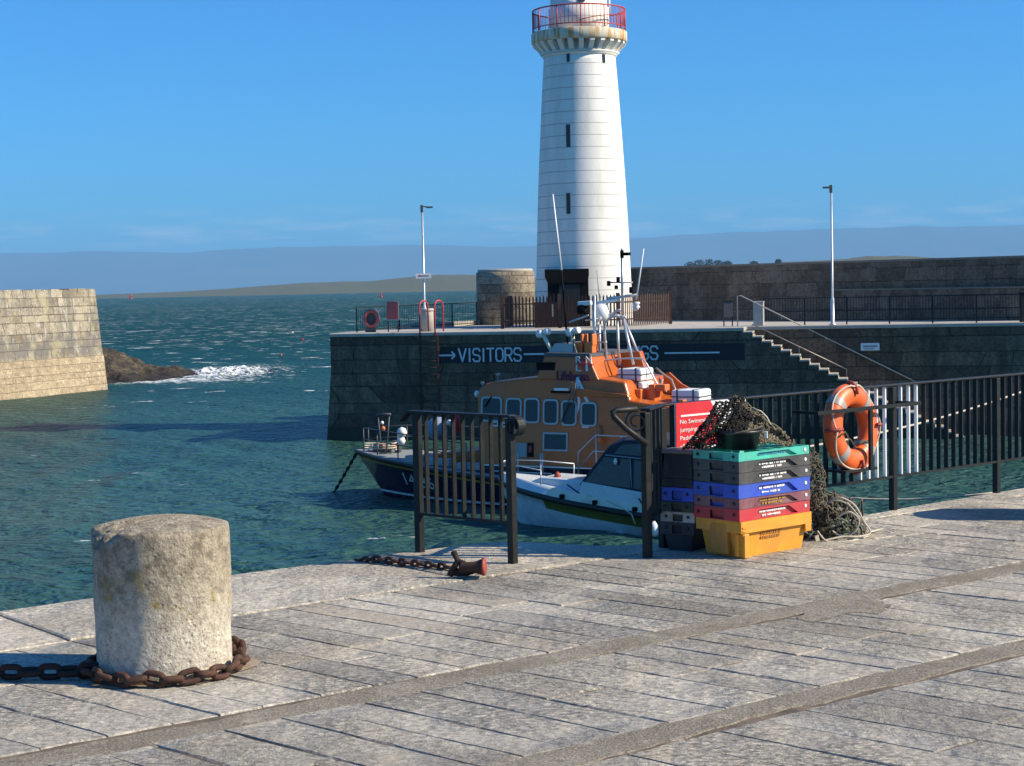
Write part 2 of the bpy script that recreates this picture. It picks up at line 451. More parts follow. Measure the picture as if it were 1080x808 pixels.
# ---- far land
def ridge(name, pts, y, depth, mat, label=None, base=SEA - .5, jig=.0, kind='structure', steps=60):
    """hill whose crest passes the given pixel heights at distance y; falls to the sea on both sides"""
    w3 = [D(px, py, y) for px, py in pts]
    xs = [p.x for p in w3]; zs = [p.z for p in w3]
    X = np.linspace(xs[0], xs[-1], steps * 4)
    Zc = np.interp(X, xs, zs)
    prof = [(-1, 0), (-.93, .10), (-.6, .38), (-.25, .85), (0, 1.0), (.5, .8), (1, 0)]
    mb = MB(); vs = []; nP = len(prof)
    for i, (x, z) in enumerate(zip(X, Zc)):
        for q, hgt in prof:
            n = mnoise.fractal(Vector((x / depth * 5, q * 2, 3)), 1, 2, 5)
            zz = base + max(0, (z - base)) * hgt * (1 + jig * n * (1 if abs(q) < .99 else 0))
            vs.append((x, y + q * depth, zz))
    fs = [(i * nP + k, (i + 1) * nP + k, (i + 1) * nP + k + 1, i * nP + k + 1) for i in range(len(X) - 1) for k in range(nP - 1)]
    mb.add(vs, fs, True)
    o = mb.build(name, mat)
    if label: tag(o, label, 'island')
    if kind: o['kind'] = kind
    return o
def land_mat(name, cols, shore, zshore, sc):
    t = NT(name); v = t.obj(); sp = t.n('SeparateXYZ', {0: v})
    n1 = t.noise(t.map(v, (1, .5, 4)), sc, 8, .62)
    c = t.ramp(n1, [(.32, cols[0]), (.5, cols[1]), (.68, cols[2])])
    e = t.math('MULTIPLY_ADD', n1, zshore * 1.2, sp.outputs[2])
    fac = t.n('MapRange', {0: e, 1: SEA + zshore * .9, 2: SEA + zshore * 1.6, 3: 1.0, 4: 0.0}).outputs[0]
    return t.fin(t.mix(fac, c, shore), .95)
isl = land_mat('island_turf', ((.045, .055, .022), (.085, .09, .035), (.13, .11, .055)), (.11, .09, .06), .02, 2.5)
ridge('island', [(90, 311.5), (115, 310.5), (150, 309.3), (200, 307), (240, 304.5), (285, 301), (330, 298), (390, 296.5), (415, 294), (440, 291), (470, 289.5), (505, 290), (560, 293), (620, 297), (680, 300)],
      3600, 400, isl, jig=.06)
ridge('headland', [(600, 296), (660, 287), (680, 284.5), (760, 280.8), (840, 275.8), (880, 274), (915, 270.6), (945, 269.8), (985, 271.5), (1020, 275), (1100, 281), (1250, 284), (1500, 287)],
      2500, 300, isl, jig=.05)
hm = land_mat('distant_moorland', ((.06, .075, .06), (.085, .095, .075), (.11, .11, .09)), (.09, .09, .085), 20, .0006)
ridge('distant_hills', [(-500, 274), (-200, 268), (-60, 266), (0, 267.5), (60, 266), (105, 264.5), (160, 266), (200, 266.5), (260, 262), (330, 260), (400, 258.5), (450, 258), (520, 260.5), (580, 260),
      (640, 255), (680, 250.5), (740, 247), (790, 243.5), (840, 244), (880, 240.5), (915, 241), (960, 238.5), (1010, 239.5), (1080, 237.5), (1200, 238), (1500, 232)],
      26000, 4000, hm, jig=.03, steps=120)

# ---- the air that turns the far land blue
hz = MB(); hz.box((0, 35000, 430), (170000, 80000, 880))
tz = NT('sea_haze'); tz.t.nodes.remove(tz.b)
pv = tz.n('VolumePrincipled', {'Color': (.27, .62, 1, 1), 'Density': 6.0e-5, 'Anisotropy': .0})
tz.l(pv.outputs[0], tz.out.inputs['Volume'])
ho = hz.build('haze', tz.m); tag(ho, kind='stuff')
ho.location = (0, 0, .0)

# ---- our quay: mortar bed, coping slabs along the edge and rows of long setts
UQ = Vector((math.cos(R(38)), math.sin(R(38)), 0)); VQ = Vector((math.sin(R(38)), -math.cos(R(38)), 0))
EDGE = [(-14.0, .6), (-8.0, 6.3), (-3.29, 10.78), (-2.8, 11.18), (-2.01, 12.02), (-1.16, 12.62), (-.75, 12.90), (-.26, 13.28), (.03, 13.26), (.34, 13.12), (.75, 12.95), (1.2, 13.1), (2.67, 14.16), (3.1, 14.51), (3.89, 15.22), (4.8, 15.99), (9.0, 19.6), (16, 25.5)]
EUV = [(Vector((x, y, 0)).dot(UQ), Vector((x, y, 0)).dot(VQ)) for x, y in EDGE]
def edge_v(u):
    for (ua, va), (ub, vb) in zip(EUV, EUV[1:]):
        if ua <= u <= ub: return va + (vb - va) * (u - ua) / (ub - ua)
    return EUV[0][1] if u < EUV[0][0] else EUV[-1][1]
def uv(u, v, z=0): 
    p = UQ * u + VQ * v
    return (p.x, p.y, z)
def quay_mat(name, lo, hi, brown):
    t = NT(name); v = t.obj()
    a = t.n('Attribute', attribute_name='tone'); tone = a.outputs['Fac']
    n1 = t.noise(v, 1.3, 8, .65); n2 = t.noise(v, 26, 6, .7); n3 = t.noise(t.map(v, (1, 1, 1), rot=(0, 0, R(-52))), 7, 6, .68, .6)
    base = t.mix(tone, lo, hi)
    c = t.mix(.75, base, t.ramp(n2, [(.34, .18), (.66, .82)]), 'OVERLAY')
    c = t.mix(.5, c, t.ramp(t.noise(v, 90, 3, .6), [(.35, .2), (.65, .8)]), 'OVERLAY')
    c = t.mix(t.ramp(n3, [(.50, 0.0), (.72, .5)]), c, tuple(x * .5 for x in lo))
    c = t.mix(t.ramp(n1, [(.55, 0.0), (.70, .45)]), c, brown)
    hue = t.n('TexWhiteNoise', {'W': t.math('MULTIPLY', tone, 917.0)}, noise_dimensions='1D').outputs['Value']
    c = t.mix(t.ramp(hue, [(.0, .28), (.45, 0.0), (.65, 0.0), (1.0, .30)]), c, t.mix(t.math('GREATER_THAN', hue, .5), (.22, .225, .22), (.42, .35, .25)))
    pits = t.n('TexVoronoi', {'Vector': v, 'Scale': 34.0}).outputs['Distance']
    pm = t.ramp(t.noise(v, 1.7, 3), [(.42, 0.0), (.58, 1.0)])
    c = t.mix(t.math('MULTIPLY', t.ramp(pits, [(.06, .8), (.20, 0.0)]), pm), c, (.085, .075, .062))
    chips = t.noise(v, 13, 8, .75, .5)
    c = t.mix(t.ramp(chips, [(.60, 0.0), (.68, .55)]), c, (.52, .48, .41))
    c = t.mix(t.ramp(chips, [(.31, .6), (.40, 0.0)]), c, (.12, .105, .085))
    cell = t.noise(t.map(v, (1, 2.2, 1), rot=(0, 0, R(42))), 17, 5, .62, .3)
    rz = t.ramp(t.noise(v, .8, 5, .6), [(.47, 0.0), (.60, 1.0)])
    c = t.mix(t.math('MULTIPLY', rz, .75), c, t.mix(1.0, c, t.ramp(cell, [(.36, .20), (.5, .52), (.64, .82)]), 'OVERLAY'))
    rough_amt = t.math('MULTIPLY_ADD', t.ramp(t.noise(v, .55, 3), [(.45, 0.0), (.60, 1.0)]), 2.4, .30)
    h = t.math('MULTIPLY', t.math('MULTIPLY_ADD', n3, 1.0, t.math('MULTIPLY_ADD', chips, .8, t.math('MULTIPLY', n2, .35))), rough_amt)
    h = t.math('MULTIPLY_ADD', t.math('MULTIPLY', rz, cell), 1.7, h)
    return t.fin(c, .88, t.bump(h, 1.0, .026))
QM = quay_mat('quay_setts', (.315, .29, .243), (.465, .43, .355), (.40, .33, .225))
CM = quay_mat('quay_coping', (.46, .42, .34), (.53, .485, .39), (.45, .38, .275))
STONES_V = []; STONES_F = []; TONES = []
def slab(poly, z, tone, jag=.008, inset=.010, sub=.11):
    """one flagstone: ragged outline in (u,v), dropped arris, sides down into the bed"""
    pts = []
    n = len(poly)
    for i in range(n):
        (a0, b0), (a1, b1) = poly[i], poly[(i + 1) % n]
        L = math.hypot(a1 - a0, b1 - b0); k = max(1, int(L / sub))
        for j in range(k):
            q = j / k; pts.append((a0 + (a1 - a0) * q, b0 + (b1 - b0) * q))
    cu = sum(p[0] for p in pts) / len(pts); cv = sum(p[1] for p in pts) / len(pts)
    outer = []
    for a, b in pts:
        nz = mnoise.noise(Vector((a * 9, b * 9, 1.3))) * jag * 1.3 + rnd.gauss(0, jag * .35)
        d = math.hypot(a - cu, b - cv) or 1
        k = (nz - abs(rnd.gauss(0, jag * .25))) / d
        outer.append((a + (a - cu) * k, b + (b - cv) * k))
    tx = rnd.uniform(-.003, .003); ty = rnd.uniform(-.003, .003)
    b = len(STONES_V); m = len(outer)
    for ring, (ins, dz) in enumerate(((0, -.035), (0, -.007), (inset, 0))):
        for a, q in outer:
            d = math.hypot(a - cu, q - cv) or 1; k = -ins / d
            aa = a + (a - cu) * k; qq = q + (q - cv) * k
            wu = .016 * mnoise.noise(Vector((aa * 2.2, qq * 1.6, 5))) + .007 * mnoise.noise(Vector((aa * 7, qq * 7, 2)))
            wv = .018 * mnoise.noise(Vector((aa * 1.8, qq * 2.2, 15))) + .006 * mnoise.noise(Vector((aa * 8, qq * 6, 22)))
            STONES_V.append(uv(aa + wu, qq + wv, z + dz + (tx * (aa - cu) + ty * (qq - cv) if ring else 0))); TONES.append(tone)
    for ring in range(2):
        for i in range(m):
            j = (i + 1) % m
            STONES_F.append((b + ring * m + j, b + ring * m + i, b + (ring + 1) * m + i, b + (ring + 1) * m + j))
    STONES_F.append(tuple(b + 2 * m + i for i in range(m - 1, -1, -1)))
def row(v0, v1, u0, u1, wmin, wmax, splits):
    u = u0
    while u < u1:
        wd = rnd.uniform(wmin, wmax)
        cuts = [v0]
        k = rnd.choice(splits)
        for i in range(1, k): cuts.append(v0 + (v1 - v0) * (i / k + rnd.uniform(-.14, .14) / k * 1.6))
        cuts.append(v1)
        g = rnd.uniform(.002, .0055)
        sk = rnd.uniform(-.012, .012)
        for a, b in zip(cuts, cuts[1:]):
            sh = lambda uu, vv: (uu + .176 * (vv + 7), vv)
            slab([sh(u + g + sk, a + .005), sh(u + g, b - .005), sh(u + wd - g, b - .005), sh(u + wd - g + sk * .5, a + .005)], rnd.gauss(0, .0011), min(1, max(0, rnd.gauss(.5, .28))))
        u += wd
C0 = -9.35
row(-6.93, -5.62, -13, 19, .22, .37, [1, 1, 2])
row(-9.33, -7.17, -12, 19, .20, .34, [2, 2, 3, 1])
row(-5.38, -3.5, -13, 18, .23, .38, [1, 2, 2])
row(-3.48, -1.2, -13, 18, .30, .46, [2, 2, 3])
row(-1.18, 1.2, -13, 18, .30, .46, [2, 2, 3])
def mesh_stones(name, mat):
    me = bpy.data.meshes.new(name); me.from_pydata(STONES_V, [], STONES_F)
    at = me.attributes.new('tone', 'FLOAT', 'POINT'); at.data.foreach_set('value', TONES)
    me.materials.append(mat); me.update()
    o = bpy.data.objects.new(name, me); COL.objects.link(o); o['kind'] = 'structure'
    STONES_V.clear(); STONES_F.clear(); TONES.clear()
mesh_stones('quay_paving', QM)
# coping
cuts = [-10.2]
while cuts[-1] < 22: cuts.append(cuts[-1] + rnd.uniform(1.9, 3.2))
for a, b in zip(cuts, cuts[1:]):
    top = [(u, edge_v(u)) for u in [a + .004] + [e[0] for e in EUV if a + .05 < e[0] < b - .05] + [b - .004]]
    slab([(b - .004, C0), (a + .004, C0)] + top, rnd.gauss(.002, .0015), min(1, max(0, rnd.gauss(.55, .25))), .004, .014, .16)
mesh_stones('quay_coping', CM)
# bed, wall below and mortar strips
bed = MB()
poly = [(x, y) for x, y in EDGE] + [(30, 25), (30, -14), (-26, -14), (-26, .6)]
n = len(poly)
bed.add([(x, y, -.0075) for x, y in poly] + [(x, y, -6.5) for x, y in poly],
        [tuple(range(n - 1, -1, -1))] + [(i, (i + 1) % n, n + (i + 1) % n, n + i) for i in range(n)])
tb = NT('mortar_bed'); vb = tb.obj()
cb = tb.ramp(tb.noise(vb, 5, 6, .65), [(.35, (.07, .052, .036)), (.65, (.19, .15, .11))])
o = bed.build('quay', tb.fin(cb, .95, tb.bump(tb.noise(vb, 40, 4), .6, .01))); o['kind'] = 'structure'
def strip(vc, wd, name, mat, u0=-13, u1=18):
    mb = MB(); k = 520; vs = []
    for i in range(k + 1):
        u = u0 + (u1 - u0) * i / k
        o1 = mnoise.noise(Vector((u * 2.3, vc, 0))) * .035 + mnoise.noise(Vector((u * 9, vc, 0))) * .022 + mnoise.noise(Vector((u * 26, vc, 0))) * .012; o2 = mnoise.noise(Vector((u * 2.1, vc, 7))) * .04 + mnoise.noise(Vector((u * 8, vc, 9))) * .026 + mnoise.noise(Vector((u * 24, vc, 9))) * .012
        sw = .05 * math.sin(u * .7 + vc)
        for q, z in ((-wd / 2 + o1 - .012, -.012), (-wd / 2 + o1, -.0025), (-wd * .1, -.001), (wd * .2, -.001), (wd / 2 + o2, -.0025), (wd / 2 + o2 + .012, -.012)):
            vs.append(uv(u, vc + sw + q, z))
    m = 6
    mb.add(vs, [(i * m + j, i * m + j + 1, (i + 1) * m + j + 1, (i + 1) * m + j) for i in range(k) for j in range(m - 1)], False)
    o = mb.build(name, mat); o['kind'] = 'structure'
tm = NT('mortar_strip'); vm = tm.obj()
cm_ = tm.ramp(tm.noise(vm, 2.2, 8, .65), [(.3, (.22, .19, .14)), (.55, (.29, .255, .195)), (.75, (.36, .325, .26))])
cm_ = tm.mix(.7, cm_, tm.ramp(tm.noise(vm, 60, 4, .7), [(.32, .15), (.68, .85)]), 'OVERLAY')
cm_ = tm.mix(tm.ramp(tm.noise(vm, 9, 7, .75), [(.55, 0.0), (.66, .7)]), cm_, (.11, .095, .065))
cm_ = tm.mix(tm.ramp(tm.noise(tm.map(vm, (1, 1, 1), loc=(3, 1, 0)), 6, 7, .75), [(.56, 0.0), (.64, .7)]), cm_, (.45, .41, .33))
MS = tm.fin(cm_, .95, tm.bump(tm.math('MULTIPLY_ADD', tm.noise(vm, 11, 6, .7), 1.6, tm.noise(vm, 70, 5, .7)), 1.0, .016))
strip(-7.05, .24, 'mortar_strip', MS)
strip(-5.5, .22, 'mortar_strip', MS)

pm_ = MB(); pc = [G(838, 652), G(862, 641), G(884, 634), G(912, 627), G(934, 626), G(928, 634), G(940, 641), G(925, 648), G(900, 646), G(878, 652), G(858, 657)]
cx_ = sum((p for p in pc), Vector()) / len(pc); fine_ = []
for a_, b_ in zip(pc, pc[1:] + pc[:1]):
    for k_ in range(6):
        p = a_.lerp(b_, k_ / 6); d_ = (p - cx_).normalized(); fine_.append(p + d_ * (mnoise.noise(p * 9) * .06 + mnoise.noise(p * 30) * .03))
pm_.add([(cx_.x, cx_.y, .0045)] + [(p.x, p.y, .0042) for p in fine_], [(0, 1 + i, 1 + (i + 1) % len(fine_)) for i in range(len(fine_))])
pm_.build('mortar_strip', MS)['kind'] = 'structure'

# ================================================================== HARBOUR PIER
PA = R(-12)
pier = thing('harbour_pier', 'dark stone pier with the painted VISITORS sign and a flight of steps', 'pier', (-8.31, 78.4, 0), PA)
pinv = None
def pl(x, y, z=0):
    q = wmat(pier).inverted() @ Vector((x, y, z)); return (q.x, q.y, q.z)
dark_wall = wall_mat('dark_wet_masonry', (.078, .052, .032), (.165, .115, .073), (.036, .026, .017), 2.1, .62, .022, (.036, .026, .015), .7, base_band=(-3.9, (.02, .026, .018)))
deck_mat = plain('pier_deck_concrete', (.40, .375, .33), .9, 0, .18, .8, .3, .01)
DX = 18.85; SW = 1.5
back = [pl(45, 70), pl(45, 75), pl(24, 79.2), pl(8.2, 97), pl(1.5, 97.5), pl(-2.6, 92.6), pl(-8.0, 80.4)]
top = [(0, 0), (DX, 0), (DX, SW), (29.5, SW - .0), (56, SW + 1.0)] + [(b[0], b[1]) for b in back[1:]]
def offs(poly, d):
    out = []; n = len(poly)
    for i in range(n):
        p0, p1, p2 = (Vector(poly[(i + k) % n]) for k in (-1, 0, 1))
        a = (p1 - p0).normalized(); b = (p2 - p1).normalized()
        na = Vector((a.y, -a.x)); nb = Vector((b.y, -b.x)); m = (na + nb)
        m = m / max(.3, (1 + na.dot(nb)))
        out.append(tuple(p1 + m * d))
    return out
mb = MB(); n = len(top)
rings = [(top, -.02), (top, -1.7), (offs(top, .30), -6.0)]
vs = [(x, y, z) for poly, z in rings for x, y in poly]
fs = [(r * n + i, r * n + (i + 1) % n, (r + 1) * n + (i + 1) % n, (r + 1) * n + i) for r in range(2) for i in range(n)]
mb.add(vs, [tuple(reversed(f)) for f in fs]); mb.build('wall', dark_wall, pier)
mb = MB(); ot = offs(top, .05)
mb.prism(ot, (0, 0, 0), (1, 0, 0), (0, 1, 0), (0, 0, 1), -.16, 0.0)
mb.build('deck', deck_mat, pier, bevel=.03)
# far kerb on the deck behind the palisade
mb = MB(); mb.bar(pl(-5.5, 84.6, .12), pl(-.9, 91.3, .12), .5, .24); mb.build('kerb', deck_mat, pier)
# steps
NS = 24; RISE = .21; RUN = .405
prof = [(DX, -.16)]
for k in range(NS):
    prof += [(DX + k * RUN, -(k + 1) * RISE - .05), (DX + (k + 1) * RUN, -(k + 1) * RISE - .05)]
prof = [(DX, -6)] + prof[1:] + [(DX + NS * RUN, -6)]
mb = MB(); mb.prism(prof, (0, 0, 0), (1, 0, 0), (0, 0, 1), (0, 1, 0), .02, SW + .02)
mb.build('stair_wall', dark_wall, pier)
mb = MB()
for k in range(NS):
    j = rnd.uniform(-.02, .02)
    mb.box((DX + (k + .5) * RUN - .01, SW / 2 + j, -(k + 1) * RISE - .013), (RUN + .03, SW + .02, .075))
    mb.box((DX + k * RUN + .012, SW / 2 + j, -(k + .5) * RISE - .06), (.028, SW, RISE - .09))
mb.build('steps', plain('worn_step_stone', (.36, .335, .29), .9, 0, .2, 3, .4, .01, dirt=(.2, .185, .15), dirt_amt=.3), pier, bevel=.012)
# painted band and lettering
def pw(px, py, off=0.0):
    o = wmat(pier) @ Vector((0, off, 0)); nn = wmat(pier).to_3x3() @ Vector((0, 1, 0))
    q = wmat(pier).inverted() @ PL(px, py, o, nn); return q
b0 = pw(460, 368.2); b1 = pw(785.5, 378)
zt = (pw(490, 367).z + pw(688, 363.3).z) / 2 + .03; zb = (pw(490, 383).z + pw(688, 380).z) / 2 - .02
mb = MB(); mb.box(((b0.x + b1.x) / 2, -.006, (zt + zb) / 2), (b1.x - b0.x, .02, zt - zb))
band = mb.build('painted_band', plain('black_band_paint', (.012, .013, .018), .75, 0, .3, 2), pier)
GLY = {'V': ([[(0, 1), (.5, 0), (1, 1)]], .62), 'I': ([[(.5, 0), (.5, 1)]], .22),
       'S': ([[(1, .82), (.82, 1), (.18, 1), (0, .82), (0, .66), (.18, .52), (.82, .46), (1, .32), (1, .18), (.82, 0), (.18, 0), (0, .18)]], .58),
       'T': ([[(0, 1), (1, 1)], [(.5, 1), (.5, 0)]], .58), 'O': ([[(.2, 0), (0, .2), (0, .8), (.2, 1), (.8, 1), (1, .8), (1, .2), (.8, 0), (.2, 0)]], .58),
       'R': ([[(0, 0), (0, 1), (.8, 1), (1, .85), (1, .62), (.8, .47), (0, .47)], [(.5, .47), (1, 0)]], .56),
       'N': ([[(0, 0), (0, 1), (1, 0), (1, 1)]], .6),
       'G': ([[(1, .82), (.82, 1), (.18, 1), (0, .82), (0, .18), (.18, 0), (.82, 0), (1, .18), (1, .45), (.55, .45)]], .58)}
def stroke_text(mb, word, x0, x1, z0, z1, y, wd):
    tot = sum(GLY[c][1] for c in word) + .2 * (len(word) - 1); k = (x1 - x0) / tot; x = x0; H_ = z1 - z0
    for c in word:
        st, w_ = GLY[c]; W_ = w_ * k
        for line in st:
            for p, q in zip(line, line[1:]):
                a = Vector((x + p[0] * W_, y, z0 + p[1] * H_)); b = Vector((x + q[0] * W_, y, z0 + q[1] * H_))
                e = (b - a).normalized() * wd * .35
                mb.bar(a - e, b + e, .012, wd, up=(b - a).cross(Vector((0, 1, 0))))
        x += W_ + .2 * k
mb = MB()
zl0 = pw(515, 381).z; zl1 = pw(515, 367.6).z
LET = plain('weathered_sign_lettering', (.62, .66, .70), .7, 0, .2, 6)
stroke_text(mb, 'VISITORS', pw(484, 374).x, pw(549.5, 374).x, zl0, zl1, -.024, .075); mb.build('lettering', LET, band)
zm = (zl0 + zl1) / 2
mb = MB()
def hbar(xa, xb, z, wd=.075): mb.box(((xa + xb) / 2, -.024, z), (xb - xa, .012, wd))
ax0, ax1 = pw(462, 374).x, pw(480, 374).x
hbar(ax0, ax1, zm)
for s in (1, -1): mb.bar((ax1, -.024, zm), (ax1 - .16, -.024, zm + s * .17), .012, .075, up=(0, 0, 1))
mb.build('arrow', LET, band); mb = MB()
hbar(pw(552.5, 374).x, pw(575, 374).x, zm + .01); mb.build('dash', LET, band); mb = MB()
stroke_text(mb, 'INGS', pw(661, 371).x, pw(677.5 + 16, 371).x, zl0 + .0, zl1 + .0, -.024, .075); mb.build('lettering', LET, band); mb = MB()
hbar(pw(701, 371).x, pw(759, 371).x, zm - .02, .07)
mb.build('dash', LET, band)
# parapet wall along the seaward side
P0, P1 = Vector((5.4, 95.6, 0)), Vector((23.2, 76.3, 0))
dv = P1 - P0; pz = math.atan2(dv.y, dv.x)
para = thing('parapet_wall', 'high dark stone sea wall behind the iron railing at the right', 'wall', P0, pz)
PT = 2.8
par_m = wall_mat('sea_wall_masonry', (.078, .064, .047), (.14, .118, .09), (.048, .041, .031), 1.9, .62, .02, (.03, .028, .022), .55, lichen=(.17, .155, .13))
mb = MB(); Lp = dv.length
mb.box((Lp / 2, .75, PT / 2), (Lp, 1.5, PT)); 
inv = wmat(para).inverted(); e1 = inv @ Vector((46, 71.6, 0))
mb.prism([(Lp - .01, 0), (e1.x, e1.y), (e1.x, e1.y + 2), (Lp - .01, 1.49)], (0, 0, 0), (1, 0, 0), (0, 1, 0), (0, 0, 1), 0, PT + .002)
mb.build('wall', par_m, para)
mb = MB(); cp = MB()
kx = (inv @ PL(885, 305, P0, (math.sin(pz), -math.cos(pz)))).x
mb.box(((kx + Lp) / 2, -.2, .73), (Lp - kx, .4, 1.46))
mb.prism([(Lp, -.4), (e1.x, e1.y - .4), (e1.x, e1.y - .01), (Lp, -.01)], (0, 0, 0), (1, 0, 0), (0, 1, 0), (0, 0, 1), 0, 1.458)
mb.build('footing', par_m, para)
cp.box(((kx + Lp) / 2, -.21, 1.49), (Lp - kx + .02, .44, .06)); cp.box((Lp / 2, .75, PT + .05), (Lp, 1.56, .1))
cp.prism([(Lp + .01, -.42), (e1.x, e1.y - .42), (e1.x, e1.y + .0), (Lp + .01, .0)], (0, 0, 0), (1, 0, 0), (0, 1, 0), (0, 0, 1), 1.462, 1.522)
cp.build('coping', plain('weathered_coping', (.17, .165, .15), .9, 0, .25, 2), para)

# ---- pale pier head across the harbour mouth
q0 = G(0, 422, SEA); q1 = G(108, 411, SEA)
dv = (q1 - q0); lz = math.atan2(dv.y, dv.x)
head = thing('stone_pier', 'pale weathered stone pier head across the harbour mouth at the far left', 'pier', (q1.x, q1.y, SEA), lz)
pale = wall_mat('pale_weathered_masonry', (.20, .165, .11), (.40, .35, .27), (.14, .115, .08), 1.35, .62, .035, (.15, .14, .12), .8, lichen=(.40, .36, .22), bump=1.0, band=(2.7, 4.0, (.15, .14, .125)))
lowm = wall_mat('pale_lower_courses', (.33, .265, .17), (.41, .335, .22), (.2, .155, .10), 2.8, .50, .018, (.33, .27, .17), .35, base_band=(.25, (.16, .13, .08)), bump=.7)
Hh = D(100, 306.3, q1.y).z - SEA
mb = MB(); Lh = 46
def bat(z): return .42 * (1 - z / Hh)
def layer(z0, z1, bulge=0.0):
    a, b = bat(z0) + bulge, bat(z1) + bulge
    vs = []
    for z, o_ in ((z0, a), (z1, b)):
        vs += [(-Lh, -o_, z), (o_ - .45, -o_, z), (o_ - .45, 9, z), (-Lh, 9, z)]
    mb.add(vs, [(3, 2, 1, 0), (4, 5, 6, 7), (0, 1, 5, 4), (1, 2, 6, 5), (2, 3, 7, 6), (3, 0, 4, 7)])
layer(-1.5, 2.55, .05); mb.build('lower_courses', lowm, head)
mb = MB(); layer(2.5, Hh); mb.build('upper_courses', pale, head)
mb = MB()
for k in range(44):   # ragged coping stones on the rim
    mb.box((-.95 - k * .98, .55, Hh + .03 + rnd.uniform(-.02, .04)), (.94, 1.1, .12 + rnd.uniform(0, .05)))
mb.box((-11.6, 4, Hh + .2), (3.4, 6, .5))
mb.build('coping', pale, head, bevel=.03)

# ---- rock at its foot
def make_rock():
    nx, ny = 130, 56; mb = MB(); vs = []
    cx, cy = -32.0, 140.5
    for j in range(ny):
        for i in range(nx):
            x = (i / (nx - 1) * 2 - 1); y = (j / (ny - 1) * 2 - 1)
            wx = cx + x * 10.5; wy = cy + y * 9.5 + (x * 3.0)
            hh = max(0, 1 - abs(y) ** 1.7) * max(0, .5 - .5 * math.tanh((x - .42) * 1.75)) 
            hh *= (1 - .35 * max(0, x + .2))
            nz = mnoise.fractal(Vector((wx * .35, wy * .35, 0)), .9, 2.1, 6) * .55
            rid = abs(mnoise.noise(Vector((wx * .5 + wy * .3, wy * .9, 4)))) * .6
            vs.append((wx, wy, SEA - .75 + hh * (3.3 + nz * 1.7 - rid * 1.7) + nz * .35))
    mb.add(vs, [(j * nx + i, j * nx + i + 1, (j + 1) * nx + i + 1, (j + 1) * nx + i) for j in range(ny - 1) for i in range(nx - 1)], True)
    t = NT('tidal_rock'); v = t.obj(); sp = t.n('SeparateXYZ', {0: v})
    n1 = t.noise(t.map(v, (1, 1, 2.4)), .9, 8, .7); n2 = t.noise(v, 4, 6, .65)
    c = t.ramp(t.math('MULTIPLY_ADD', n2, .4, t.math('MULTIPLY', n1, .6)), [(.36, (.016, .014, .010)), (.5, (.055, .043, .025)), (.64, (.17, .13, .07))])
    e = t.math('MULTIPLY_ADD', n1, 1.6, sp.outputs[2])
    c = t.mix(t.n('MapRange', {0: e, 1: SEA + 1.0, 2: SEA + 1.7, 3: .92, 4: 0.0}).outputs[0], c, (.012, .009, .007))
    c = t.mix(t.n('MapRange', {0: e, 1: SEA + 2.9, 2: SEA + 3.5, 3: 0.0, 4: .75}).outputs[0], c, (.035, .03, .024))
    o = mb.build('rock_outcrop', t.fin(c, .85, t.bump(n2, 1, .25)))
    tag(o, 'low brown rock awash in surf beside the pale pier head', 'rock')
make_rock()

# ================================================================== LIGHTHOUSE
LHY = 84.5
LC = D(616.5, 345, LHY)
lh = thing('lighthouse', 'white tapering lighthouse tower with a red gallery railing on the dark pier', 'lighthouse', (LC.x, LHY, 0))
def zl(py, px=611): return D(px, py, LHY).z
def rl(halfpx): return halfpx / FPX * LHY
GR = rl(50); TR = rl(37.2)
yr = [(350, 52), (330, 51), (300, 50), (250, 48.2), (200, 46), (150, 43.2), (100, 40.2), (61, 37.4)]
prof = [(rl(h), zl(y)) for y, h in yr]
fine = []
for (ra, za), (rb, zb_) in zip(prof, prof[1:]):
    for k in range(6): fine.append((ra + (rb - ra) * k / 6, za + (zb_ - za) * k / 6))
fine.append(prof[-1])
t = NT('limewashed_stone'); v = t.obj(); sp = t.n('SeparateXYZ', {0: v})
ux = t.math('MULTIPLY', t.math('ARCTAN2', sp.outputs[1], sp.outputs[0]), 2.1)
br = t.n('TexBrick', {'Vector': t.n('CombineXYZ', {0: ux, 1: sp.outputs[2], 2: 0.0}).outputs[0], 'Color1': (.82, .80, .74, 1), 'Color2': (.78, .76, .70, 1), 'Mortar': (.36, .36, .35, 1),
            'Scale': 1.0, 'Mortar Size': .018, 'Mortar Smooth': .4, 'Brick Width': 60.0, 'Row Height': .575})
n1 = t.noise(t.map(v, (1, 1, .25)), 1.2, 6, .65); n2 = t.noise(v, 8, 4)
c = t.mix(t.ramp(n1, [(.46, 0.0), (.70, .55)]), br.outputs['Color'], (.56, .54, .47))
LW = t.fin(c, .75, t.bump(t.math('SUBTRACT', t.math('MULTIPLY', n2, .3), br.outputs['Fac']), .6, .03))
mb = MB(); mb.lathe(fine, 64); mb.build('tower', LW, lh)
tr = NT('rust_streaked_gallery'); v = tr.obj()
ns = tr.noise(tr.map(v, (2.6, 2.6, .35)), 1.2, 6, .7)
GM = tr.fin(tr.ramp(ns, [(.38, (.70, .67, .58)), (.50, (.60, .52, .36)), (.58, (.50, .26, .09)), (.70, (.30, .13, .05))]), .8)
mb = MB()
mb.lathe([(GR * .98, zl(46.5)), (GR, zl(45.5)), (GR, zl(36)), (GR * .99, zl(35.4)), (1.0, zl(35.0))], 64); mb.build('gallery', GM, lh)
mb = MB(); mb.lathe([(TR, zl(61.8)), (TR * 1.05, zl(60.5)), (TR * 1.05, zl(59.2)), (TR * 1.12, zl(57.2)), (TR * 1.0, zl(57.0)), (TR * 1.0, zl(46.5))], 64); mb.build('neck', LW, lh)
zb0, zt0 = zl(58), zl(46.6)
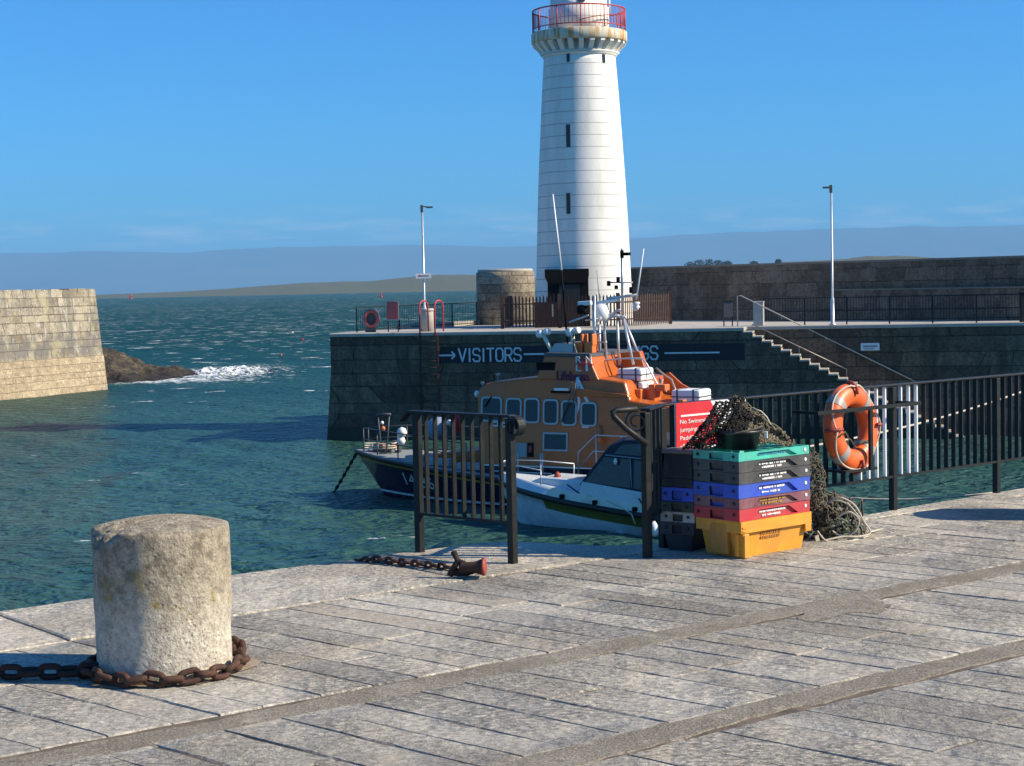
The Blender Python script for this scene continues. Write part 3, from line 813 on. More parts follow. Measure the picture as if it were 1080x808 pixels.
for k in range(26):
    a = 2 * math.pi * (k + .5) / 26; ca, sa = math.cos(a), math.sin(a)
    poly = [(TR * .97, zb0), (TR * 1.1, zb0 + .05), (TR * 1.17, zb0 + .2), (GR * .97, zt0 - .1), (GR * .97, zt0), (TR * .97, zt0)]
    mb = MB(); mb.prism(poly, (0, 0, 0), (ca, sa, 0), (0, 0, 1), (-sa, ca, 0), -.115, .115); mb.build('corbel', LW, lh)
mb = MB(); ud = rl(31.5)
mb.lathe([(ud, zl(36)), (ud, zl(9.5)), (rl(29.5), zl(8.5)), (rl(29.5), zl(-55)), (rl(33), zl(-57)), (rl(33), zl(-62))], 48); mb.build('upper_drum', LW, lh)
# lantern above the frame
mb = MB(); mb.lathe([(rl(24), zl(-62)), (rl(24), zl(-105))], 10); mb.build('lantern_glass', M['boat_glass'], lh)
mb = MB(); mb.lathe([(rl(27), zl(-105)), (rl(24), zl(-118)), (rl(12), zl(-132)), (.1, zl(-138))], 24); mb.build('lantern_roof', M['white'], lh)
RL = MB(); zr0, zr1 = zl(34.5), zl(11.8); rr_ = GR * .965
for zz, th in ((zr1, .035), (zr0 + .16, .028)):
    RL.tube([(rr_ * math.cos(2 * math.pi * k / 56), rr_ * math.sin(2 * math.pi * k / 56), zz) for k in range(56)], th, 6, True)
for k in range(72):
    a = 2 * math.pi * k / 72; th = .03 if k % 6 == 0 else .013
    RL.tube([(rr_ * math.cos(a), rr_ * math.sin(a), zr0 - (0 if k % 6 == 0 else -.16)), (rr_ * math.cos(a), rr_ * math.sin(a), zr1)], th, 5)
aa = [(rr_ * .98 * math.cos(R(d)), rr_ * .98 * math.sin(R(d)), zr0 + .2 + (zr1 - zr0 - .2) * q) for d, q in ((-92, .1), (-80, .24), (-66, .36), (-52, .44), (-38, .50), (-24, .62), (-12, .8))]
RL.tube(aa, .022, 5)
RL.build('gallery_railing', M['red_paint'], lh)
mb = MB(); mb.tube([(GR * .62, -.9, zl(20)), (GR * .62, -.9, zl(2))], .045, 6); mb.tube([(GR * .4, -1.0, zl(30)), (GR * .4, -1.0, zl(7))], .03, 6); mb.build('aerial', M['white'], lh)
# dark mark on the upper drum
mb = MB()
for a0, za, zb2, wd in ((-91, 7.5, -6, .09), (-81, 5.5, -1, .07)):
    a = R(a0); q = rl(29.5) + .02; mb.box((q * math.cos(a), q * math.sin(a), (zl(za) + zl(zb2)) / 2), (wd, .05, zl(zb2) - zl(za)))
mb.box((rl(29.5) * math.cos(R(-86)), rl(29.5) * math.sin(R(-86)) - .02, zl(5.5)), (.3, .05, .08))
mb.build('ladder_bracket', M['grey_dark'], lh)
def slit(px, ya, yb, wpx):
    z0, z1 = zl(yb, px), zl(ya, px); zc = (z0 + z1) / 2
    rad = np.interp(zc, [p[1] for p in prof], [p[0] for p in prof])
    x = (px - (611.2 + (345 - (ya + yb) / 2) * -.0 + ((ya + yb) / 2 - 60) * .021)) / FPX * LHY
    a = -math.acos(max(-1, min(1, x / rad)))
    ca, sa = math.cos(a), math.sin(a)
    mb = MB(); q = rad - .06
    wd = wpx / FPX * LHY
    mb.box((q * ca, q * sa, zc), (.2, wd, z1 - z0), rz=a)
    fr = mb.build('window', M['grey_dark'], lh)
    mb = MB(); mb.box(((q + .04) * ca, (q + .04) * sa, zc + (z1 - z0) * .0), (.14, wd * .62, (z1 - z0) * .94), rz=a); mb.build('pane', M['boat_glass'], fr)
slit(598.4, 135, 158.5, 4.6); slit(598.6, 206, 227.5, 4.4); slit(598.2, 61.5, 70, 3.2); slit(634.8, 61.5, 70, 3.2)
# black porch
xa, xb = (575 - 616.5) / FPX * LHY, (619.5 - 616.5) / FPX * LHY
yf = -2.52
mb = MB()
mb.box(((xa + xb) / 2 + .05, -1.6, 1.25), (xb - xa - .15, 1.9, 2.5)); mb.prism([(xa, 2.42), (xa + .14, 2.1), (xb - .1, 2.1), (xb, 2.42), (xb, zl(284)), (xa, zl(284))], (0, 0, 0), (1, 0, 0), (0, 0, 1), (0, 1, 0), -2.66, -.9)
po = mb.build('porch', M['black'], lh)
mb = MB(); mb.box(((xa + xb) / 2 + .1, -2.56, 1.02), (1.0, .06, 2.0)); mb.build('door', M['navy_dark'], po)

# round stone turret
tx_ = D(534, 343, 90.6)
tw = thing('stone_turret', 'squat round stone turret with a flat cap left of the white lighthouse', 'turret', (tx_.x, 90.6, 0))
tz1 = D(534, 287, 90.6).z; trr = 31 / FPX * 90.6
tmat = wall_mat('turret_masonry', (.17, .14, .105), (.31, .265, .20), (.11, .09, .07), 1.1, .42, .022, (.10, .075, .05), .5, cyl=1.5, lichen=(.34, .30, .22))
mb = MB(); mb.lathe([(trr * 1.0, -.02), (trr * .99, tz1 - .3), (trr * .985, tz1)], 48); mb.build('wall', tmat, tw)
mb = MB(); mb.lathe([(trr * .93, tz1 - .02), (trr * .94, tz1 + .1), (trr * .90, tz1 + .16)], 48); mb.build('cap', deck_mat, tw)

# rusty palisade round the tower foot
fa, fb, fc, fd = Vector((D(530, 346, 80.8).x, 80.8, 0)), Vector((D(652, 345, 79.4).x, 79.4, 0)), Vector((D(707, 342, 83.4).x, 83.4, 0)), Vector((D(530, 346, 80.8).x + .5, 84.5, 0))
pal = thing('palisade_fence', 'rusty brown pointed palisade fence around the foot of the lighthouse', 'fence', fa)
def palisade(a, b, h=1.55):
    mb = MB(); rl_ = MB(); L_ = (b - a).length; t_ = (b - a) / L_; nn = Vector((t_.y, -t_.x, 0)); k = int(L_ / .165)
    for i in range(k + 1):
        p = a - fa + t_ * (i * L_ / k); hh = h + rnd.uniform(-.04, .03); wd = .075
        mb.prism([(-wd / 2, .05), (wd / 2, .05), (wd / 2, hh - .12), (0, hh), (-wd / 2, hh - .12)], p, t_, (0, 0, 1), nn, 0, .02)
    for z in (.35, 1.15): rl_.bar(a - fa + Vector((0, 0, z)) - nn * .03, b - fa + Vector((0, 0, z)) - nn * .03, .045, .06)
    mb.build('pale_panel', M['rusty_fence'], pal); rl_.build('rail', M['rusty_fence'], pal)
palisade(fa, fb); palisade(fb, fc); palisade(fd, fa)
for p in (fa, fb, fc, fa + (fb - fa) * .5):
    mb = MB(); mb.box(p - fa + Vector((0, .0, .8)), (.16, .16, 1.6)); mb.build('post', M['rusty_fence'], pal)
mb = MB(); q = D(587, 330, 80.7); mb.box((q.x - fa.x, q.y - fa.y, .62), (2.1, .06, 1.2)); mb.build('gate_sheet', M['dark_rust'], pal)
mb = MB(); q = D(583.5, 327, 80.5); mb.box((q.x - fa.x, q.y - fa.y - .06, q.z), (.13, .02, .62)); mb.build('notice', M['grey'], pal)

# ---- lamp columns
def lamp(px, pbase, ptop, y, name, label, arm):
    b = D(px, pbase, y); tp = D(px - .025 * (pbase - ptop) * .84, ptop, y).z
    o = thing(name, label, 'lamp post', (b.x, y, 0))
    mb = MB(); mb.lathe([(.16, 0), (.16, .05), (.085, .07), (.085, 1.05), (.075, 1.15), (.05, 1.25), (.042, tp - .2)], 12)
    mb.build('column', M['galv'], o)
    mb = MB()
    mb.tube([(0, 0, tp - .22), (0, 0, tp), (.04, 0, tp + .05), (arm, 0, tp + .03)], .035, 6)
    mb.box((arm + .12 * (1 if arm > 0 else -1), 0, tp + .01), (.3, .14, .08)); mb.box((-.02, 0, tp - .05), (.12, .12, .34))
    mb.build('lamp_head', M['grey_dark'], o, bevel=.015)
    return o
l1 = lamp(448.3, 349.5, 219, 78.9, 'lamp_post', 'slim grey lamp column with a white sign plate at the pier end', .22)
s = D(446.5, 291, 78.7)
mb = MB(); mb.box((s.x - l1.location.x, -.09, s.z), (16 / FPX * 78.8, .03, 5.2 / FPX * 78.8)); sp_ = mb.build('sign_plate', M['white'], l1)
mb = MB(); mb.box((s.x - l1.location.x - .16, -.108, s.z), (.14, .006, .07)); mb.build('red_print', M['red_sign'], sp_)
mb = MB(); mb.box((s.x - l1.location.x + .1, -.108, s.z), (.32, .006, .07)); mb.build('grey_print', M['grey'], sp_)
lamp(878.2, 343, 198, 74.9, 'lamp_post', 'slim grey lamp column standing by the iron railing on the right', -.1)

# ---- railing, ladder, bollard and notice on the pier end
ra_, rb_ = Vector((D(376.5, 350.5, 79.6).x, 79.6, 0)), Vector((D(503, 343, 89.4).x, 89.4, 0))
def iron_rail(name, label, pts, h, gap, post_gap, th=.018, low=.12, group=None, cat='railing', mid=None):
    o = thing(name, label, cat, pts[0], 0, group); base = Vector(pts[0])
    for a, b in zip(pts, pts[1:]):
        a, b = Vector(a) - base, Vector(b) - base; L_ = (b - a).length; t_ = (b - a) / L_
        mb = MB()
        mb.bar(a + Vector((0, 0, h)), b + Vector((0, 0, h)), .05, .04); mb.build('top_rail', M['black_iron'], o)
        mb = MB(); mb.bar(a + Vector((0, 0, low)), b + Vector((0, 0, low)), .04, .04)
        if mid: mb.bar(a + Vector((0, 0, mid)), b + Vector((0, 0, mid)), .03, .04)
        mb.build('bottom_rail', M['black_iron'], o)
        mb = MB(); k = int(L_ / gap)
        for i in range(1, k): 
            p = a + t_ * (L_ * i / k); mb.box(p + Vector((0, 0, (h + low) / 2)), (th, th, h - low))
        mb.build('picket_panel', M['black_iron'], o)
        k = max(1, round(L_ / post_gap))
        for i in range(k + 1):
            p = a + t_ * (L_ * i / k); mb = MB(); mb.box(p + Vector((0, 0, h / 2)), (.055, .055, h)); mb.build('post', M['black_iron'], o)
    return o
iron_rail('iron_railing', 'thin dark railing around the pier end with a life ring hung on it', [ra_, ra_ + (rb_ - ra_) * .33, rb_], 1.18, .16, 2.6, .016)
def at_pier(px, py, y): return D(px, py, y)
c0 = at_pier(391.5, 336, 79.4)
def life_ring(mb, c, ax, R_, r, tilt=0): pass
lr = thing('life_ring', 'small faded orange life ring hung on the pier end railing', 'lifebuoy', c0)
mb = MB(); mb.tube([(.30 * math.cos(a), 0, .35 * math.sin(a)) for a in [2 * math.pi * k / 24 for k in range(24)]], .085, 8, True); mb.build('ring', M['faded_red'], lr)
mb = MB(); mb.box((0, .12, 0), (.5, .04, .8)); mb.box((-.05, .1, -.62), (.5, .08, .4)); mb.build('backboard', M['grey_dark'], lr)
mb = MB(); mb.tube([(.02, -.02, .42), (.2, -.05, .46), (.36, -.05, .2), (.40, -.04, -.05)], .03, 6); mb.build('cord', M['rope'], lr)
nb = at_pier(414.5, 350.5, 79.2)
nbd = thing('notice_board', 'faded red notice board on two legs beside the pier life ring', 'notice board', (nb.x, nb.y, 0))
mb = MB(); mb.box((0, 0, 1.0), (.52, .05, .82)); mb.build('panel', M['faded_red'], nbd, bevel=.02)
mb = MB(); mb.box((0, -.012, .56), (.54, .05, .06)); mb.box((.285, 0, .98), (.045, .06, .84)); mb.build('frame', M['grey'], nbd)
for sx in (-.22, .24):
    mb = MB(); mb.box((sx, .06, .55), (.05, .05, 1.1)); mb.build('leg', M['black_iron'], nbd)
bp = at_pier(450.5, 350.5, 78.75)
pb = thing('concrete_pillar', 'pale round concrete pillar standing behind the ladder hoops', 'pillar', (bp.x, 79.0, 0))
mb = MB(); mb.lathe([(.31, 0), (.30, .98), (.29, 1.02)], 20); mb.build('shaft', M['concrete_post'], pb)
mb = MB(); mb.lathe([(.33, .94), (.34, 1.0), (.29, 1.06)], 20); mb.build('cap', M['concrete_post'], pb)
lad = thing('pier_ladder', 'rusty ladder with two red hoop handles on the pier face', 'ladder', (bp.x, 78.2, 0))
off = -8.31 + 0
for sx, pxx in ((0, 448), (1, 464)):
    q = at_pier(pxx, 350, 78.0); x = q.x - bp.x
    yk = wmat(pier) @ Vector((pw(pxx, 360).x, 0, 0)); yy = yk.y - 78.2
    mb = MB(); ht = 1.42
    mb.tube([(x - .19, yy - .06, -.2), (x - .19, yy - .06, ht - .3), (x - .17, yy, ht - .1), (x - .08, yy + .12, ht), (x + .06, yy + .3, ht), (x + .15, yy + .42, ht - .12), (x + .17, yy + .45, ht - .3), (x + .17, yy + .46, .02)], .036, 8)
    mb.build('hoop', M['red_paint'], lad)
    mb = MB(); mb.bar((x - .19 + sx * .12, yy - .08, -.15), (x - .19 + sx * .12, yy - .10, -4.8), .07, .05, up=(0, 1, 0))
    for z in (-.75, -2.0, -3.2): mb.box((x - .19 + sx * .12, yy - .1, z), (.14, .08, .22))
    mb.build('stringer', M['rust'] if sx else M['dark_rust'], lad)
mb = MB()
xl, xr = at_pier(455.5, 370, 78).x - bp.x, at_pier(462, 370, 78).x - bp.x
for k in range(15): mb.tube([(xl - .3, yy - .06, -.4 - k * .3), (xr - .05, yy - .1, -.4 - k * .3)], .016, 5)
mb.build('rungs', M['dark_rust'], lad)

# ---- right-hand part of the pier
rr0 = Vector((D(806, 341, 76.6).x, 76.9, 0)); rr1 = Vector((D(1078, 341, 73.6).x, 73.75, 0))
iron_rail('iron_railing', 'long black iron railing along the pier edge right of the steps', [rr0, rr1], 1.2, .125, 1.72, .02, .2, mid=.62)
q = D(1078, 340, 73.7)
gp = thing('gate_pillar', 'dark iron gate pillar at the right end of the pier railing', 'pillar', (q.x, 73.72, 0))
mb = MB(); mb.box((.05, 0, .62), (.26, .26, 1.24)); mb.build('shaft', M['black_iron'], gp, bevel=.02)
mb = MB(); mb.box((.05, 0, 1.27), (.34, .34, .08)); mb.build('cap', M['black_iron'], gp, bevel=.02)
q = D(802.5, 345, 76.3)
cpst = thing('concrete_post', 'pale square concrete post at the top of the pier steps', 'post', (q.x, 76.5, 0), PA)
mb = MB(); mb.box((-.06, 0, .52), (.46, .5, 1.06)); mb.build('shaft', M['concrete_post'], cpst, bevel=.03)
mb = MB(); mb.box((-.06, 0, 1.07), (.5, .54, .06)); mb.build('cap', M['concrete_post'], cpst, bevel=.02)
q = D(768, 344, 77)
st = thing('sign_stand', 'small dark notice stand on two legs on the pier deck', 'sign stand', (q.x, 77, 0))
mb = MB(); mb.box((0, 0, .75), (.42, .06, .72)); mb.build('panel', M['grey_dark'], st, bevel=.02)
for sx in (-.19, .19):
    mb = MB(); mb.box((sx, 0, .55), (.05, .05, 1.1)); mb.build('leg', M['black_iron'], st)
mb = MB(); mb.box((0, 0, 1.12), (.5, .1, .05)); mb.build('cap', M['black_iron'], st)
# handrails down the steps (outer one on posts, inner one on the wall)
def local_pier(x, y, z): return wmat(pier) @ Vector((x, y, z))
h0 = thing('handrail', 'pale steel handrail running down the back wall of the steps', 'handrail', local_pier(DX, SW, 0))
def rel(o, p): return wmat(o).inverted() @ p
mb = MB(); a = local_pier(DX - .35, SW + .05, 1.35); b = local_pier(DX + 7.4, SW - .1, -2.55)
mb.tube([rel(h0, local_pier(DX - .35, SW + .05, .02)), rel(h0, a), rel(h0, a + Vector((.15, 0, .02))), rel(h0, b)], .028, 8); mb.build('rail', M['pale_rail'], h0)
mb = MB()
for k in range(1, 4):
    p = a + (b - a) * (k / 4); mb.tube([rel(h0, p), rel(h0, p + (wmat(pier).to_3x3() @ Vector((0, .14, -.05))))], .02, 6)
mb.build('bracket', M['pale_rail'], h0)
h1 = thing('handrail', 'low pale rail on the open side of the pier steps', 'handrail', local_pier(DX, SW - .2, 0))
mb = MB(); a = local_pier(DX + .3, SW - .12, .10); b = local_pier(DX + 4.4, SW - .12, -1.95)
mb.tube([rel(h1, a), rel(h1, b)], .022, 8); mb.build('rail', M['pale_rail'], h1)
mb = MB()
for k in (0, .5, 1):
    p = a + (b - a) * k; mb.tube([rel(h1, p), rel(h1, p + Vector((0, 0, -.42)))], .018, 6)
mb.build('support', M['pale_rail'], h1)
# white plate on the wall behind the steps
o_ = local_pier(0, SW - .02, 0); nn = wmat(pier).to_3x3() @ Vector((0, 1, 0))
pa_, pb_ = PL(907.5, 362, o_, nn), PL(928, 369.5, o_, nn)
wpl = thing('wall_plate', 'small white notice plate on the dark wall right of the steps', 'sign', (pa_ + pb_) / 2, PA)
mb = MB(); mb.box((0, -.02, 0), (.8, .03, pa_.z - pb_.z)); mb.build('plate', M['white'], wpl)
mb = MB(); mb.box((0, -.038, .02), (.62, .006, .09)); mb.box((-.05, -.038, -.09), (.45, .006, .05)); mb.build('print', M['grey'], wpl)

# ---- far trees on the headland
for i, (px, pyb, wpx, hpx) in enumerate(((728, 283.5, 12, 7), (737, 283, 13, 8.5), (748, 282.5, 13, 8.5), (757.5, 282, 12, 7), (767, 281.8, 11, 6), (795, 280.3, 9, 4.5), (821, 279, 7, 5))):
    y = 2350; b = D(px, pyb, y); k = y / FPX
    lab = ['far dark tree on the hill just right of the lighthouse', 'far round tree on the hill second from the lighthouse', 'far broad tree in the middle of the hilltop clump', 'far tree with a spreading crown near the right of the hilltop clump', 'far low tree at the right end of the hilltop clump', 'far small lone bush on the hill right of the tree clump', 'far small tree farthest right on the hill, alone'][i]
    tr_ = thing('tree', lab, 'tree', b, 0, 'trees on the far hill')
    mb = MB(); mb.tube([(0, 0, -2), (.3, 0, hpx * k * .6)], [.6, .35], 6); mb.build('trunk', M['bark'], tr_)
    mb = MB()
    for j in range(260):
        a = rnd.uniform(0, 6.28); q = rnd.random() ** .5; hh = rnd.random()
        prof_ = math.sqrt(max(0, 1 - .92 * (2 * hh - 1) ** 2))
        p = Vector((math.cos(a) * q * wpx * k * .5 * prof_, math.sin(a) * q * wpx * k * .5 * prof_, hpx * k * (.22 + .8 * hh) + rnd.uniform(-.5, .5)))
        s_ = rnd.uniform(.6, 1.3); d1 = Vector([rnd.gauss(0, 1) for _ in range(3)]).normalized() * s_; d2 = Vector([rnd.gauss(0, 1) for _ in range(3)]).normalized() * s_
        mb.add([p - d1, p + d2, p + d1, p - d2], [(0, 1, 2, 3)])
    mb.build('crown', M['foliage'], tr_)

# ---- small buoys out on the water
def buoy(px, py, col, label, kind):
    p = G(px, py, SEA); k = p.y / FPX
    o = thing('buoy', label, 'buoy', (p.x, p.y, SEA), 0)
    if kind == 'can':
        mb = MB(); mb.lathe([(.9 * k, -.3), (1.6 * k, .1), (1.6 * k, 1.2 * k), (.9 * k, 1.6 * k)], 16); mb.build('float', M[col], o)
        mb = MB(); mb.lathe([(.8 * k, 1.6 * k), (.7 * k, 4.6 * k), (.2 * k, 5.2 * k)], 12); mb.build('topmark', M[col], o)
    else:
        mb = MB(); mb.lathe([(.05, -.25), (.7 * k, -.05), (1.1 * k, .6 * k), (.7 * k, 1.5 * k), (.1, 1.8 * k)], 14); mb.build('float', M[col], o)
        mb = MB(); mb.tube([(0, 0, 1.7 * k), (0, 0, 2.3 * k)], .25 * k, 6); mb.build('eye', M['grey_dark'], o)
buoy(402, 313.5, 'red_sign', 'red channel buoy far out beyond the pier railing', 'can')
buoy(138, 315.5, 'red_sign', 'red channel buoy far out just right of the pale pier head', 'can')
buoy(319, 359, 'red_sign', 'small red pot buoy, nearest the dark pier end of three', 'ball')
buoy(296.5, 375, 'buoy_orange', 'small orange pot buoy closest to the surf round the rock', 'ball')
buoy(308.5, 351.5, 'cream', 'small cream pot buoy above the red one', 'ball')

# ================================================================== LIFEBOAT
def hull_loft(rows, nst, xe, mats_idx, mb, closed_deck=True):
    """rows: list of (xs, f_b(s), f_z(s)), keel first; both sides and transom"""
    grid = {}
    for side in (-1, 1):
        for r, (xs, fb, fz) in enumerate(rows):
            for i in range(nst + 1):
                s = (i / nst) ** 1.25
                mb_v = (xs + (xe - xs) * s, side * max(.012, fb(s)), fz(s))
                grid[(side, r, i)] = len(mb.v); mb.v.append(mb_v)
    def face(idx, k, sm=True): mb.f.append(tuple(idx)); mb.mi.append(k); mb.sm.append(sm)
    for r in range(len(rows) - 1):
        for i in range(nst):
            a, b, c, d = (grid[(-1, r, i)], grid[(-1, r, i + 1)], grid[(-1, r + 1, i + 1)], grid[(-1, r + 1, i)]); face((a, b, c, d), mats_idx[r])
            a, b, c, d = (grid[(1, r, i)], grid[(1, r, i + 1)], grid[(1, r + 1, i + 1)], grid[(1, r + 1, i)]); face((d, c, b, a), mats_idx[r])
        face((grid[(-1, r, 0)], grid[(-1, r + 1, 0)], grid[(1, r + 1, 0)], grid[(1, r, 0)]), mats_idx[r], False)
        face((grid[(-1, r, nst)], grid[(1, r, nst)], grid[(1, r + 1, nst)], grid[(-1, r + 1, nst)]), mats_idx[r], False)
    return grid
def deck_from(grid, r, nst, mb, k, dz=0.0):
    for i in range(nst):
        idx = [grid[(-1, r, i)], grid[(-1, r, i + 1)], grid[(1, r, i + 1)], grid[(1, r, i)]]
        b = len(mb.v)
        for q in idx: mb.v.append((mb.v[q][0], mb.v[q][1] * .97, mb.v[q][2] + dz))
        mb.f.append((b, b + 1, b + 2, b + 3)); mb.mi.append(k); mb.sm.append(False)
def lerp(pts):
    xs = [p[0] for p in pts]; ys = [p[1] for p in pts]
    return lambda s: float(np.interp(s, xs, ys))
BA = math.atan2(-.469, .883)
LB = thing('lifeboat', 'large lifeboat with navy hull and orange cabin moored below the VISITORS wall', 'lifeboat', (-4.5, 57.4, SEA), BA)
LINV = wmat(LB).inverted()
def lb(px, py, Y):
    n = wmat(LB).to_3x3() @ Vector((0, 1, 0)); o = wmat(LB) @ Vector((0, Y, 0))
    return LINV @ PL(px, py, o, n)
XE = 13.4
dk = lerp([(0, 1.50), (.2, 1.36), (.35, 1.20), (.5, 1.02), (.65, .92), (1, .88)])
def fullness(k, p):
    return lambda s: k * (1 - (1 - min(s / .5, 1)) ** p) * (1 - .06 * max(0, (s - .5) / .5))
rows = [(.9, fullness(.25, 1.6), lambda s: -.8), (.15, fullness(2.05, 1.9), lambda s: -.12), (0.0, fullness(2.12, 1.95), lambda s: .10),
        (-.02, fullness(2.14, 1.97), lambda s: .17), (-.5, fullness(2.3, 2.1), lambda s: .17 + (dk(s) - .17) * .5),
        (-.80, fullness(2.40, 2.35), lambda s: dk(s) - .30), (-.84, fullness(2.41, 2.4), lambda s: dk(s) - .235),
        (-.90, fullness(2.43, 2.45), lambda s: dk(s) - .20), (-.98, fullness(2.52, 2.5), lambda s: dk(s) - .19), (-1.05, fullness(2.52, 2.55), lambda s: dk(s) - .03), (-1.04, fullness(2.44, 2.55), lambda s: dk(s))]
mb = MB(); g = hull_loft(rows, 40, XE, [0, 0, 1, 0, 0, 2, 0, 3, 3, 4], mb)
deck_from(g, 10, 40, mb, 4, -.02)
mb.build('hull', [M['navy'], M['white_lettering'], M['yellow_stripe'], M['navy_dark'], M['deck_grey']], LB)
def WH(z): return 1.98 - .075 * (z - .9)
def side(x, z, off=0.0): return (x, -(WH(z) + off), z)
# main house
prof = [(4.95, .8), (4.92, 1.6), (4.86, 2.6), (4.78, 3.45), (4.86, 3.72), (5.05, 3.86), (5.3, 3.92), (6.8, 4.06), (8.78, 4.08), (9.84, 3.95), (10.05, 3.40), (11.42, 3.22), (11.5, .8)]
mb = MB(); k = len(prof)
def roofdrop(x, z): return z
vs = []
for sgn in (-1, 1):
    for x, z in prof: vs.append((x, sgn * (WH(z) - (.05 if z > 3.6 else 0)), z))
for sgn in (-1, 1):
    for x, z in prof: vs.append((x + (.10 if x < 6 else 0), sgn * (WH(z) - .40), z + (.03 if z > 3.3 else 0)))
fs = [tuple(range(k)), tuple(range(2 * k - 1, k - 1, -1))]
for i in range(k):
    j = (i + 1) % k
    fs += [(j, i, 2 * k + i, 2 * k + j), (2 * k + j, 2 * k + i, 3 * k + i, 3 * k + j), (3 * k + j, 3 * k + i, k + i, k + j)]
mb.add(vs, fs); cabin = mb.build('cabin', M['orange'], LB, bevel=.06)
# ledge above the windows that catches the light, dark skirt at its foot
mb = MB(); mb.prism([(8.2, 3.50), (10.02, 3.50), (9.98, 3.58), (8.3, 3.75)], (0, 0, 0), (1, 0, 0), (0, 0, 1), (0, -1, 0), 1.6, 1.84); mb.build('side_ledge', M['orange'], cabin, bevel=.02)
mb = MB(); mb.box((8.35, 0, 1.06), (6.9, 4.02, .52)); mb.build('skirt', M['navy'], LB)
mb = MB(); mb.box((8.35, -2.03, 1.34), (6.9, .03, .04)); mb.build('skirt_trim', M['white'], LB)
# wheelhouse top (upper steering position)
mb = MB(); prof2 = [(6.86, 4.0), (6.96, 4.3), (7.12, 4.74), (8.66, 4.72), (8.78, 4.4), (9.0, 4.0)]
k = len(prof2); vs = [(x, sgn * (1.74 - .16 * (z - 4)), z) for sgn in (-1, 1) for x, z in prof2]
mb.add(vs, [tuple(range(k)), tuple(range(2 * k - 1, k - 1, -1))] + [((i + 1) % k, i, k + i, k + (i + 1) % k) for i in range(k)])
up = mb.build('upper_cockpit', M['orange'], LB, bevel=.04)
mb = MB(); mb.prism([(7.09, 4.72), (8.68, 4.70), (8.66, 4.80), (7.13, 4.83)], (0, 0, 0), (1, 0, 0), (0, 0, 1), (0, 1, 0), -1.65, 1.65); mb.build('coaming', M['grey_dark'], up)
mb = MB(); mb.prism([(7.05, 4.82), (8.0, 4.80), (7.9, 5.08), (7.25, 5.1)], (0, 0, 0), (1, 0, 0), (0, 0, 1), (0, 1, 0), -1.15, -1.09); mb.prism([(7.0, 4.82), (7.06, 4.82), (7.28, 5.1), (7.22, 5.1)], (0, 0, 0), (1, 0, 0), (0, 0, 1), (0, 1, 0), -1.1, 1.1)
mb.build('windscreen', M['win_frame'], up)
for x in (7.95, 8.3):
    mb = MB(); mb.box((x, -.75, 4.95), (.28, .45, .34)); mb.box((x + .12, -.75, 5.2), (.08, .45, .36)); mb.build('seat', M['orange_bright'], up, bevel=.03)
mb = MB(); mb.box((7.18, -1.685, 4.42), (.62, .04, .24)); mb.build('vent', M['black'], up)
# side windows
def rrect(cx, cz, w, h, r, n=5):
    out = []
    for sx, sz, a0 in ((1, 1, 0), (-1, 1, 90), (-1, -1, 180), (1, -1, 270)):
        for i in range(n + 1):
            a = R(a0 + 90 * i / n); out.append((cx + sx * (w / 2 - r) + r * math.cos(a), cz + sz * (h / 2 - r) + r * math.sin(a)))
    return out
def plate(mb, loop, off, th):
    k = len(loop); vs = [side(x, z, off) for x, z in loop] + [side(x, z, off + th) for x, z in loop]
    mb.add(vs, [tuple(range(k)), tuple(range(2 * k - 1, k - 1, -1))] + [(i, k + i, k + (i + 1) % k, (i + 1) % k) for i in range(k)])
for i, (px, py, w_, h_) in enumerate(((518.5, 431.5, .74, .78), (541.8, 432.6, .56, .76), (561, 433, .53, .78), (581, 434.4, .53, .78), (600.3, 435.7, .53, .78), (621, 437, .54, .74))):
    c = lb(px, py, -WH(3.0))
    mb = MB(); plate(mb, rrect(c.x, c.z, w_, h_, .13), -.01, .035); wn = mb.build('window', M['win_frame'], LB)
    mb = MB(); plate(mb, rrect(c.x, c.z, w_ - .11, h_ - .11, .09), .015, .014); mb.build('pane', M['boat_glass'], wn)
c0, c1 = lb(572.5, 456, -WH(2.1)), lb(599, 476, -WH(2.1))
mb = MB(); plate(mb, [(c0.x, c0.z), (c1.x, c0.z), (c1.x, c1.z), (c0.x, c1.z)], -.01, .03); wn = mb.build('lower_window', M['win_frame'], LB)
mb = MB(); plate(mb, [(c0.x + .05, c0.z - .05), (c1.x - .05, c0.z - .05), (c1.x - .05, c1.z + .05), (c0.x + .05, c1.z + .05)], .005, .02); mb.build('pane', M['boat_glass'], wn)
mb = MB(); c0, c1 = lb(540, 467, -WH(1.9)), lb(556, 482, -WH(1.9)); plate(mb, [(c0.x, c0.z), (c1.x, c0.z), (c1.x, c1.z), (c0.x, c1.z)], -.01, .03); mb.build('locker_panel', M['grey'], LB)
mb = MB(); c0, c1 = lb(556.5, 467, -WH(1.9)), lb(563, 482, -WH(1.9)); plate(mb, [(c0.x, c0.z), (c1.x, c0.z), (c1.x, c1.z), (c0.x, c1.z)], -.01, .03)
ex = mb.build('hatch', M['black'], LB)
mb = MB(); plate(mb, rrect((c0.x + c1.x) / 2, (c0.z + c1.z) / 2 + .03, .1, .22, .04), .0, .05); mb.build('extinguisher', M['red_rust'], ex)
